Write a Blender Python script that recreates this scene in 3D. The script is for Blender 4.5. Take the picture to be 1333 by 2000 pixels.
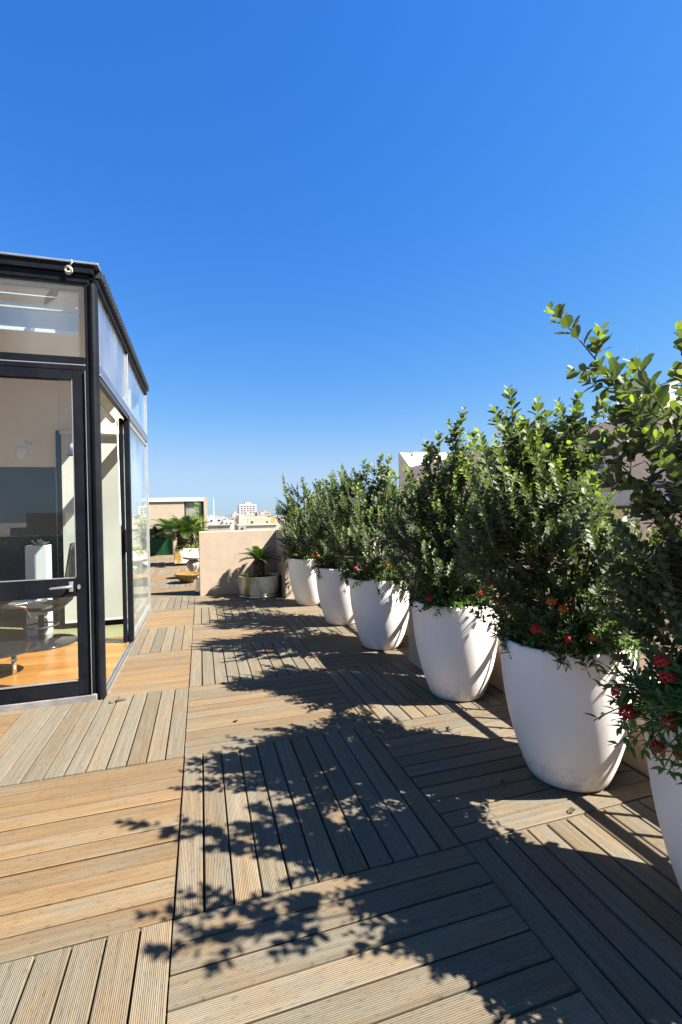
import bpy, bmesh, math, random
from math import sin, cos, pi, radians
from mathutils import Vector, Matrix

S = bpy.context.scene
COL = S.collection
for o in list(bpy.data.objects):
    bpy.data.objects.remove(o)

# ------------------------------------------------------------------ camera, sky, sun
cam = bpy.data.cameras.new('camera')
cam.sensor_fit = 'VERTICAL'; cam.sensor_height = 36.0
cam.lens = 16.40; cam.clip_start = 0.05; cam.clip_end = 20000
co = bpy.data.objects.new('camera', cam); COL.objects.link(co)
YAW, PIT, ROL = -0.2925, -0.001, -0.0226
R = Vector((cos(YAW), sin(YAW), 0)); F = Vector((-sin(YAW), cos(YAW), 0)); U = Vector((0, 0, 1))
F2 = F*cos(PIT) - U*sin(PIT); U2 = U*cos(PIT) + F*sin(PIT)
R3 = R*cos(ROL) + U2*sin(ROL); U3 = -R*sin(ROL) + U2*cos(ROL)
m = Matrix((( R3.x, U3.x, -F2.x), (R3.y, U3.y, -F2.y), (R3.z, U3.z, -F2.z))).to_4x4()
m.translation = Vector((0.1274, -1.8148, 1.4671))
co.matrix_world = m
S.camera = co

SUN_AZ, SUN_EL = -29.0, 48.5           # towards the sun: azimuth from +x, elevation
w = bpy.data.worlds.new('World'); S.world = w; w.use_nodes = True
nt = w.node_tree; nt.nodes.clear()
sky = nt.nodes.new('ShaderNodeTexSky'); sky.sky_type = 'NISHITA'; sky.sun_disc = False
sky.sun_elevation = radians(SUN_EL); sky.sun_rotation = radians(90 - SUN_AZ)
sky.altitude = 0; sky.air_density = 1.2; sky.dust_density = 0.32; sky.ozone_density = 8.0
gam = nt.nodes.new('ShaderNodeGamma'); gam.inputs[1].default_value = 0.8
hs = nt.nodes.new('ShaderNodeHueSaturation'); hs.inputs['Saturation'].default_value = 1.36
bg = nt.nodes.new('ShaderNodeBackground'); bg.inputs[1].default_value = 0.050
wo = nt.nodes.new('ShaderNodeOutputWorld')
mul = nt.nodes.new('ShaderNodeVectorMath'); mul.operation = 'MULTIPLY'; mul.inputs[1].default_value = (1.30, 1.12, 1.52)
nt.links.new(sky.outputs[0], gam.inputs[0]); nt.links.new(gam.outputs[0], hs.inputs['Color'])
nt.links.new(hs.outputs[0], mul.inputs[0])
# soft ceiling per channel, so the air near the horizon stays an even pale blue
spc = nt.nodes.new('ShaderNodeSeparateXYZ'); cmb = nt.nodes.new('ShaderNodeCombineXYZ'); nt.links.new(mul.outputs[0], spc.inputs[0])
def mth(op, a, b):
    q = nt.nodes.new('ShaderNodeMath'); q.operation = op
    for k, v in enumerate((a, b)):
        if isinstance(v, (int, float)): q.inputs[k].default_value = v
        else: nt.links.new(v, q.inputs[k])
    return q.outputs[0]
for k, lim in enumerate((2.35, 3.55, 4.75)):
    c = mth('MAXIMUM', spc.outputs[k], 0.0001)
    nt.links.new(mth('DIVIDE', c, mth('POWER', mth('ADD', 1.0, mth('POWER', mth('DIVIDE', c, lim), 5.0)), 0.2)), cmb.inputs[k])
nt.links.new(cmb.outputs[0], bg.inputs[0]); nt.links.new(bg.outputs[0], wo.inputs[0])

sl = bpy.data.lights.new('sun', 'SUN'); sl.energy = 5.0; sl.angle = radians(0.5); sl.color = (1.0, 0.975, 0.93)
so = bpy.data.objects.new('sun', sl); COL.objects.link(so)
sd = Vector((cos(radians(SUN_AZ))*cos(radians(SUN_EL)), sin(radians(SUN_AZ))*cos(radians(SUN_EL)), sin(radians(SUN_EL))))
so.rotation_euler = sd.to_track_quat('Z', 'Y').to_euler()
so.location = sd*30
S.view_settings.view_transform = 'Standard'; S.view_settings.look = 'None'
S.view_settings.exposure = 2.1; S.view_settings.gamma = 1.0
S.render.engine = 'CYCLES'
S.cycles.max_bounces = 10; S.cycles.transparent_max_bounces = 24; S.cycles.use_denoising = True
S.cycles.caustics_reflective = False; S.cycles.caustics_refractive = False

# ------------------------------------------------------------------ materials
MATS = {}
def newmat(name):
    mt = bpy.data.materials.new(name); mt.use_nodes = True
    MATS[name] = mt
    n = mt.node_tree.nodes; b = n['Principled BSDF']
    return mt, n, mt.node_tree.links, b

def stucco(name, col, rough=0.85, var=0.12, bump=0.25, scale=6.0, grain=140.0, stain=0.0, stain_col=(.3, .22, .15), metallic=0.0, spec=0.3):
    mt, n, l, b = newmat(name)
    tc = n.new('ShaderNodeTexCoord'); ns = n.new('ShaderNodeTexNoise'); ns.inputs['Scale'].default_value = scale
    ns.inputs['Detail'].default_value = 8; ns.inputs['Roughness'].default_value = .65
    l.new(tc.outputs['Object'], ns.inputs['Vector'])
    cr = n.new('ShaderNodeMapRange'); cr.inputs[1].default_value = .3; cr.inputs[2].default_value = .7
    cr.inputs[3].default_value = 1-var; cr.inputs[4].default_value = 1+var*.5
    l.new(ns.outputs[0], cr.inputs[0])
    mx = n.new('ShaderNodeVectorMath'); mx.operation = 'SCALE'
    mx.inputs[0].default_value = col; l.new(cr.outputs[0], mx.inputs['Scale'])
    out = mx.outputs[0]
    if stain > 0:
        n3 = n.new('ShaderNodeTexNoise'); n3.inputs['Scale'].default_value = 3.1; n3.inputs['Detail'].default_value = 5
        mp = n.new('ShaderNodeMapping'); mp.inputs['Scale'].default_value = (1, 1, .35)
        l.new(tc.outputs['Object'], mp.inputs[0]); l.new(mp.outputs[0], n3.inputs['Vector'])
        r3 = n.new('ShaderNodeMapRange'); r3.inputs[1].default_value = .5 if stain < 1 else .44; r3.inputs[2].default_value = .72 if stain < 1 else .56
        r3.inputs[4].default_value = stain; l.new(n3.outputs[0], r3.inputs[0])
        m3 = n.new('ShaderNodeMix'); m3.data_type = 'RGBA'
        l.new(r3.outputs[0], m3.inputs[0]); l.new(out, m3.inputs[6]); m3.inputs[7].default_value = (*stain_col, 1)
        out = m3.outputs[2]
    l.new(out, b.inputs['Base Color'])
    b.inputs['Roughness'].default_value = rough; b.inputs['Metallic'].default_value = metallic
    b.inputs['Specular IOR Level'].default_value = spec
    if bump > 0:
        n2 = n.new('ShaderNodeTexNoise'); n2.inputs['Scale'].default_value = grain; n2.inputs['Detail'].default_value = 4
        l.new(tc.outputs['Object'], n2.inputs['Vector'])
        bp = n.new('ShaderNodeBump'); bp.inputs['Strength'].default_value = bump; bp.inputs['Distance'].default_value = .004
        l.new(n2.outputs[0], bp.inputs['Height']); l.new(bp.outputs[0], b.inputs['Normal'])
    return mt

stucco('terrace_stucco', (.395, .30, .212), stain=.25, stain_col=(.55, .42, .32), bump=.35)
stucco('house_stucco', (.86, .64, .45), stain=.15, stain_col=(.5, .4, .3), bump=.3)
stucco('white_plaster', (.66, .60, .53), bump=.2)
stucco('string_course', (.52, .48, .42), bump=.2)
stucco('dark_red_paint', (.09, .02, .018), rough=.5, bump=.05)
stucco('pot_plastic', (.88, .81, .74), rough=.42, var=.03, bump=.04, grain=60, scale=2.5, stain=.10, stain_col=(.68, .62, .56), spec=.35)
stucco('soil', (.05, .032, .02), rough=1, var=.5, bump=1, grain=60)
stucco('black_frame', (.008, .009, .012), rough=.5, var=.45, bump=.06, scale=9, grain=70, stain=.3, stain_col=(.03, .028, .026), spec=.08)
stucco('grey_frame', (.16, .18, .22), rough=.3, var=.15, bump=.02, metallic=.6)
stucco('aluminium', (.62, .60, .57), rough=.35, var=.2, bump=.05, metallic=.85)
stucco('chrome', (.8, .8, .78), rough=.08, var=.02, bump=0, metallic=1)
stucco('blind_fabric', (.58, .54, .46), rough=.9, var=.04, bump=.1, grain=400)
stucco('straw_blind', (.34, .29, .18), rough=.8, var=.3, scale=1.5, bump=.1)
stucco('painted_pane_reflection', (.50, .56, .48), rough=.9, var=.04, bump=.1, grain=400)  # pale green reflection of the side pane, put into the end wall's colour
stucco('shade_fabric', (.46, .52, .60), rough=.8, var=.05, bump=.05, grain=400)
stucco('white_paint', (.70, .69, .66), rough=.5, var=.03, bump=.03)
stucco('interior_wall', (.74, .66, .52), rough=.9, var=.03, bump=.05)
stucco('interior_painted_shade', (.05, .065, .09), rough=.8, var=.1, bump=.05)  # shade of the deep room, put into the wall colour
stucco('pale_floor', (.27, .24, .13), rough=.4, var=.1, bump=.02)
stucco('black_leather', (.016, .014, .012), rough=.6, var=.3, bump=.25, grain=180, spec=.25)
stucco('black_gloss', (.012, .012, .014), rough=.12, var=.1, bump=0, spec=.6)
stucco('rope', (.40, .36, .28), rough=.9, var=.25, bump=.5, grain=200)
stucco('slab_edge', (.20, .18, .16), rough=.9, var=.4, bump=.5, grain=90)
stucco('under_deck', (.055, .042, .026), rough=1, var=.4, bump=.4)
stucco('green_fabric', (.004, .045, .010), rough=.6, var=.55, scale=5, bump=.4, grain=60)
stucco('glaze_cream', (.78, .70, .56), rough=.22, var=.3, bump=.1, scale=5, stain=1.0, stain_col=(.30, .19, .045), spec=.6)
stucco('glaze_ochre', (.20, .105, .018), rough=.25, var=.3, bump=.08, scale=6, spec=.6)
stucco('shell_stone', (.45, .39, .30), rough=.6, var=.2, bump=.2, stain=.5, stain_col=(.36, .23, .10))
stucco('bark', (.11, .075, .045), rough=.95, var=.4, bump=.8, grain=90, scale=20)
stucco('young_stem', (.20, .20, .09), rough=.7, var=.25, bump=.2, grain=90, scale=20)
stucco('cycad_bark', (.09, .06, .038), rough=1, var=.6, bump=1, grain=40, scale=26)
stucco('dry_husk', (.10, .075, .045), rough=.9, var=.5, bump=.6)
stucco('town_ground', (.36, .31, .24), rough=1, var=.3, bump=0, scale=.02)
stucco('dark_metal', (.03, .03, .032), rough=.45, var=.2, bump=.05)
for i, c in enumerate([(.80, .78, .74), (.72, .62, .44), (.74, .68, .56), (.55, .47, .36), (.66, .60, .50), (.62, .42, .14), (.62, .52, .46)]):
    stucco('town_wall_%d' % i, tuple(q*.48 for q in c), rough=.95, var=.15, bump=0, scale=.25, stain=.35, stain_col=(.45, .38, .28))
stucco('town_window', (.045, .045, .05), rough=.3, bump=0)

def wood_deck():
    mt, n, l, b = newmat('deck_wood')
    uv = n.new('ShaderNodeUVMap'); uv.uv_map = 'UVMap'
    at = n.new('ShaderNodeAttribute'); at.attribute_name = 'board'
    sep = n.new('ShaderNodeSeparateColor'); l.new(at.outputs['Color'], sep.inputs[0])
    # long streaks
    mp = n.new('ShaderNodeMapping'); mp.inputs['Scale'].default_value = (2.2, 55, 1)
    l.new(uv.outputs[0], mp.inputs[0])
    st = n.new('ShaderNodeTexNoise'); st.inputs['Scale'].default_value = 1; st.inputs['Detail'].default_value = 6; st.inputs['Roughness'].default_value = .7
    l.new(mp.outputs[0], st.inputs['Vector'])
    # blotches
    mp2 = n.new('ShaderNodeMapping'); mp2.inputs['Scale'].default_value = (3.5, 9, 1)
    l.new(uv.outputs[0], mp2.inputs[0])
    bl = n.new('ShaderNodeTexNoise'); bl.inputs['Scale'].default_value = 1; bl.inputs['Detail'].default_value = 5
    l.new(mp2.outputs[0], bl.inputs['Vector'])
    # tone (grey -> tan) = board attribute + blotch
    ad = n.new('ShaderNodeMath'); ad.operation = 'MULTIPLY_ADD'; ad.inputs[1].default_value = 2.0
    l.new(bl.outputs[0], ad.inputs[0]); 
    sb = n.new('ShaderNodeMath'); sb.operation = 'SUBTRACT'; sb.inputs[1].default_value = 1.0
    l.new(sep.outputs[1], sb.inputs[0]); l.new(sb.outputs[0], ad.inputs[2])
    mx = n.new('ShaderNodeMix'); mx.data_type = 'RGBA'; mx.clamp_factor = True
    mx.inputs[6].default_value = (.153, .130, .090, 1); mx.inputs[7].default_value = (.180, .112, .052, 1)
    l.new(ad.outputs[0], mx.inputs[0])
    # value variation
    vr = n.new('ShaderNodeMapRange'); vr.inputs[1].default_value = .25; vr.inputs[2].default_value = .75
    vr.inputs[3].default_value = .66; vr.inputs[4].default_value = 1.26
    l.new(st.outputs[0], vr.inputs[0])
    vb = n.new('ShaderNodeMapRange'); vb.inputs[3].default_value = .80; vb.inputs[4].default_value = 1.14
    l.new(sep.outputs[0], vb.inputs[0])
    mu = n.new('ShaderNodeMath'); mu.operation = 'MULTIPLY'; l.new(vr.outputs[0], mu.inputs[0]); l.new(vb.outputs[0], mu.inputs[1])
    # grooves across the board
    sx = n.new('ShaderNodeSeparateXYZ'); l.new(uv.outputs[0], sx.inputs[0])
    gm = n.new('ShaderNodeMath'); gm.operation = 'MULTIPLY'; gm.inputs[1].default_value = 2*pi/.0062
    l.new(sx.outputs[1], gm.inputs[0])
    gs = n.new('ShaderNodeMath'); gs.operation = 'COSINE'; l.new(gm.outputs[0], gs.inputs[0])
    gr = n.new('ShaderNodeMapRange'); gr.inputs[1].default_value = -1; gr.inputs[2].default_value = -.1
    gr.inputs[3].default_value = .70; gr.inputs[4].default_value = 1.0; l.new(gs.outputs[0], gr.inputs[0])
    mu2 = n.new('ShaderNodeMath'); mu2.operation = 'MULTIPLY'; l.new(mu.outputs[0], mu2.inputs[0]); l.new(gr.outputs[0], mu2.inputs[1])
    # dirt freckles
    mp3 = n.new('ShaderNodeMapping'); mp3.inputs['Scale'].default_value = (26, 130, 1); l.new(uv.outputs[0], mp3.inputs[0])
    fr = n.new('ShaderNodeTexNoise'); fr.inputs['Scale'].default_value = 1; fr.inputs['Detail'].default_value = 3; l.new(mp3.outputs[0], fr.inputs['Vector'])
    fm = n.new('ShaderNodeMapRange'); fm.inputs[1].default_value = .58; fm.inputs[2].default_value = .70
    fm.inputs[3].default_value = 1; fm.inputs[4].default_value = .62; l.new(fr.outputs[0], fm.inputs[0])
    mu3 = n.new('ShaderNodeMath'); mu3.operation = 'MULTIPLY'; l.new(mu2.outputs[0], mu3.inputs[0]); l.new(fm.outputs[0], mu3.inputs[1])
    sc = n.new('ShaderNodeVectorMath'); sc.operation = 'SCALE'; l.new(mx.outputs[2], sc.inputs[0]); l.new(mu3.outputs[0], sc.inputs['Scale'])
    l.new(sc.outputs[0], b.inputs['Base Color'])
    b.inputs['Roughness'].default_value = .8; b.inputs['Specular IOR Level'].default_value = .2
    bp = n.new('ShaderNodeBump'); bp.inputs['Strength'].default_value = .6; bp.inputs['Distance'].default_value = .0015
    hm = n.new('ShaderNodeMath'); hm.operation = 'ADD'; l.new(gs.outputs[0], hm.inputs[0]); l.new(st.outputs[0], hm.inputs[1])
    l.new(hm.outputs[0], bp.inputs['Height']); l.new(bp.outputs[0], b.inputs['Normal'])
wood_deck()
def pot_dirt():
    mt = MATS['pot_plastic']; n = mt.node_tree.nodes; l = mt.node_tree.links; b = n['Principled BSDF']
    src = b.inputs['Base Color'].links[0].from_socket
    tc = n.new('ShaderNodeTexCoord'); sx = n.new('ShaderNodeSeparateXYZ'); l.new(tc.outputs['Object'], sx.inputs[0])
    oi = n.new('ShaderNodeObjectInfo'); va = n.new('ShaderNodeVectorMath'); va.operation = 'ADD'
    sc2 = n.new('ShaderNodeVectorMath'); sc2.operation = 'SCALE'; l.new(oi.outputs['Location'], sc2.inputs[0]); sc2.inputs['Scale'].default_value = 3.7
    l.new(tc.outputs['Object'], va.inputs[0]); l.new(sc2.outputs[0], va.inputs[1])
    ns = n.new('ShaderNodeTexNoise'); ns.inputs['Scale'].default_value = 22; ns.inputs['Detail'].default_value = 7; ns.inputs['Roughness'].default_value = .7
    l.new(va.outputs[0], ns.inputs['Vector'])
    zr = n.new('ShaderNodeMapRange'); zr.inputs[1].default_value = .0; zr.inputs[2].default_value = .22; zr.inputs[3].default_value = .22; zr.inputs[4].default_value = -.12
    l.new(sx.outputs[2], zr.inputs[0])
    ad = n.new('ShaderNodeMath'); ad.operation = 'ADD'; l.new(ns.outputs[0], ad.inputs[0]); l.new(zr.outputs[0], ad.inputs[1])
    mr = n.new('ShaderNodeMapRange'); mr.inputs[1].default_value = .52; mr.inputs[2].default_value = .85; mr.inputs[4].default_value = .6; l.new(ad.outputs[0], mr.inputs[0])
    mp = n.new('ShaderNodeMapping'); mp.inputs['Scale'].default_value = (14, 14, .9); l.new(va.outputs[0], mp.inputs[0])
    n2 = n.new('ShaderNodeTexNoise'); n2.inputs['Scale'].default_value = 1; n2.inputs['Detail'].default_value = 5; l.new(mp.outputs[0], n2.inputs['Vector'])
    m2 = n.new('ShaderNodeMapRange'); m2.inputs[1].default_value = .60; m2.inputs[2].default_value = .80; m2.inputs[4].default_value = .22; l.new(n2.outputs[0], m2.inputs[0])
    mx_ = n.new('ShaderNodeMath'); mx_.operation = 'MAXIMUM'; l.new(mr.outputs[0], mx_.inputs[0]); l.new(m2.outputs[0], mx_.inputs[1])
    mm = n.new('ShaderNodeMix'); mm.data_type = 'RGBA'; mm.inputs[7].default_value = (.42, .34, .25, 1)
    l.new(mx_.outputs[0], mm.inputs[0]); l.new(src, mm.inputs[6]); l.new(mm.outputs[2], b.inputs['Base Color'])
pot_dirt()

def parquet():
    mt, n, l, b = newmat('parquet')
    tc = n.new('ShaderNodeTexCoord')
    br = n.new('ShaderNodeTexBrick'); br.inputs['Scale'].default_value = 1
    br.inputs['Brick Width'].default_value = .9; br.inputs['Row Height'].default_value = .12; br.inputs['Mortar Size'].default_value = .0015
    br.inputs['Color1'].default_value = (.22, .085, .010, 1); br.inputs['Color2'].default_value = (.30, .15, .038, 1); br.inputs['Mortar'].default_value = (.15, .07, .02, 1)
    l.new(tc.outputs['Object'], br.inputs['Vector'])
    mp = n.new('ShaderNodeMapping'); mp.inputs['Scale'].default_value = (3, 40, 1); l.new(tc.outputs['Object'], mp.inputs[0])
    ns = n.new('ShaderNodeTexNoise'); ns.inputs['Scale'].default_value = 1; ns.inputs['Detail'].default_value = 6; l.new(mp.outputs[0], ns.inputs['Vector'])
    mr = n.new('ShaderNodeMapRange'); mr.inputs[3].default_value = .6; mr.inputs[4].default_value = 1.3; l.new(ns.outputs[0], mr.inputs[0])
    sc = n.new('ShaderNodeVectorMath'); sc.operation = 'SCALE'; l.new(br.outputs[0], sc.inputs[0]); l.new(mr.outputs[0], sc.inputs['Scale'])
    l.new(sc.outputs[0], b.inputs['Base Color']); b.inputs['Roughness'].default_value = .25
parquet()

def glassmat(name, tint, ior=1.5, dirt=.06):
    mt, n, l, b = newmat(name); n.remove(b)
    out = n['Material Output']
    tr = n.new('ShaderNodeBsdfTransparent'); tr.inputs[0].default_value = (*tint, 1)
    gl = n.new('ShaderNodeBsdfGlossy'); gl.inputs['Roughness'].default_value = .012; gl.inputs['Color'].default_value = (.95, .98, 1, 1)
    fr = n.new('ShaderNodeFresnel'); ge = n.new('ShaderNodeNewGeometry')
    io = n.new('ShaderNodeMapRange'); io.inputs[3].default_value = ior; io.inputs[4].default_value = 1/ior   # thin sheet: no total internal reflection
    l.new(ge.outputs['Backfacing'], io.inputs[0]); l.new(io.outputs[0], fr.inputs[0])
    mx = n.new('ShaderNodeMixShader'); l.new(fr.outputs[0], mx.inputs[0]); l.new(tr.outputs[0], mx.inputs[1]); l.new(gl.outputs[0], mx.inputs[2])
    # dried water marks and dust
    tc = n.new('ShaderNodeTexCoord'); mp = n.new('ShaderNodeMapping'); mp.inputs['Scale'].default_value = (2.5, 2.5, 1.2)
    l.new(tc.outputs['Object'], mp.inputs[0])
    ns = n.new('ShaderNodeTexNoise'); ns.inputs['Scale'].default_value = 1; ns.inputs['Detail'].default_value = 8; l.new(mp.outputs[0], ns.inputs['Vector'])
    mr = n.new('ShaderNodeMapRange'); mr.inputs[1].default_value = .2; mr.inputs[2].default_value = .9; mr.inputs[4].default_value = dirt; l.new(ns.outputs[0], mr.inputs[0])
    df = n.new('ShaderNodeBsdfDiffuse'); df.inputs[0].default_value = (.7, .68, .62, 1)
    m2 = n.new('ShaderNodeMixShader'); l.new(mr.outputs[0], m2.inputs[0]); l.new(mx.outputs[0], m2.inputs[1]); l.new(df.outputs[0], m2.inputs[2])
    l.new(m2.outputs[0], out.inputs[0])
glassmat('clear_glass', (.97, .98, .98), 1.5, .008)
glassmat('tinted_glass', (.95, .98, .97), 1.5, .12)
glassmat('transom_glass', (.93, .96, .96), 1.45, .10)
def darkglass():
    mt, n, l, b = newmat('blue_glass'); b.inputs['Base Color'].default_value = (.02, .05, .09, 1)
    b.inputs['Roughness'].default_value = .06; b.inputs['Specular IOR Level'].default_value = 1.0; b.inputs['IOR'].default_value = 1.9
    n2 = n.new('ShaderNodeTexNoise'); n2.inputs['Scale'].default_value = 1.5
    bp = n.new('ShaderNodeBump'); bp.inputs['Strength'].default_value = .05; l.new(n2.outputs[0], bp.inputs['Height']); l.new(bp.outputs[0], b.inputs['Normal'])
darkglass()

def leafmat(name, dark, light, young, back, trans=.35, rough=.42, gloss=.35):
    mt, n, l, b = newmat(name)
    at = n.new('ShaderNodeAttribute'); at.attribute_name = 'leaf'
    sep = n.new('ShaderNodeSeparateColor'); l.new(at.outputs['Color'], sep.inputs[0])
    m1 = n.new('ShaderNodeMix'); m1.data_type = 'RGBA'; m1.inputs[6].default_value = (*dark, 1); m1.inputs[7].default_value = (*light, 1)
    l.new(sep.outputs[0], m1.inputs[0])
    m2 = n.new('ShaderNodeMix'); m2.data_type = 'RGBA'; m2.inputs[7].default_value = (*young, 1)
    l.new(sep.outputs[1], m2.inputs[0]); l.new(m1.outputs[2], m2.inputs[6])
    ge = n.new('ShaderNodeNewGeometry')
    m3 = n.new('ShaderNodeMix'); m3.data_type = 'RGBA'; m3.inputs[7].default_value = (*back, 1)
    bf = n.new('ShaderNodeMath'); bf.operation = 'MULTIPLY'; bf.inputs[1].default_value = .75
    l.new(ge.outputs['Backfacing'], bf.inputs[0]); l.new(bf.outputs[0], m3.inputs[0]); l.new(m2.outputs[2], m3.inputs[6])
    l.new(m3.outputs[2], b.inputs['Base Color']); b.inputs['Roughness'].default_value = rough
    b.inputs['Specular IOR Level'].default_value = gloss
    tl = n.new('ShaderNodeBsdfTranslucent')
    vm = n.new('ShaderNodeVectorMath'); vm.operation = 'MULTIPLY'; vm.inputs[1].default_value = (2.2, 2.4, .7)
    l.new(m2.outputs[2], vm.inputs[0]); l.new(vm.outputs[0], tl.inputs[0])
    mx = n.new('ShaderNodeMixShader'); mx.inputs[0].default_value = trans
    l.new(b.outputs[0], mx.inputs[1]); l.new(tl.outputs[0], mx.inputs[2]); l.new(mx.outputs[0], n['Material Output'].inputs[0])
leafmat('shrub_leaf', (.026, .040, .018), (.078, .100, .040), (.19, .24, .05), (.16, .17, .125), trans=.27, rough=.5, gloss=.3)
leafmat('lantana_leaf', (.02, .055, .012), (.065, .13, .026), (.14, .22, .04), (.10, .16, .06), rough=.55)
leafmat('frond_leaf', (.018, .045, .010), (.05, .095, .02), (.20, .20, .04), (.05, .07, .03), trans=.15)
leafmat('yucca_leaf', (.05, .10, .018), (.12, .19, .035), (.24, .30, .06), (.2, .28, .08), trans=.35)
leafmat('hedge_leaf', (.02, .045, .015), (.05, .09, .025), (.10, .16, .04), (.06, .08, .04), trans=.2)
for nm, c, tr in (('red_petal', (.62, .02, .012), .25), ('orange_petal', (.85, .17, .01), .25), ('pink_petal', (.72, .02, .16), .25), ('yellow_petal', (.9, .45, .04), .25)):
    mt, n, l, b = newmat(nm)
    ns = n.new('ShaderNodeTexNoise'); ns.inputs['Scale'].default_value = 300
    mr = n.new('ShaderNodeMapRange'); mr.inputs[3].default_value = .6; mr.inputs[4].default_value = 1.3; l.new(ns.outputs[0], mr.inputs[0])
    sc = n.new('ShaderNodeVectorMath'); sc.operation = 'SCALE'; sc.inputs[0].default_value = tuple(q*.62 for q in c); l.new(mr.outputs[0], sc.inputs['Scale'])
    l.new(sc.outputs[0], b.inputs['Base Color']); b.inputs['Roughness'].default_value = .8
def seamat():
    mt, n, l, b = newmat('sea_water'); b.inputs['Base Color'].default_value = (.02, .09, .16, 1); b.inputs['Roughness'].default_value = .25
    ns = n.new('ShaderNodeTexNoise'); ns.inputs['Scale'].default_value = .05
    bp = n.new('ShaderNodeBump'); bp.inputs['Strength'].default_value = .6; l.new(ns.outputs[0], bp.inputs['Height']); l.new(bp.outputs[0], b.inputs['Normal'])
seamat()

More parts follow.
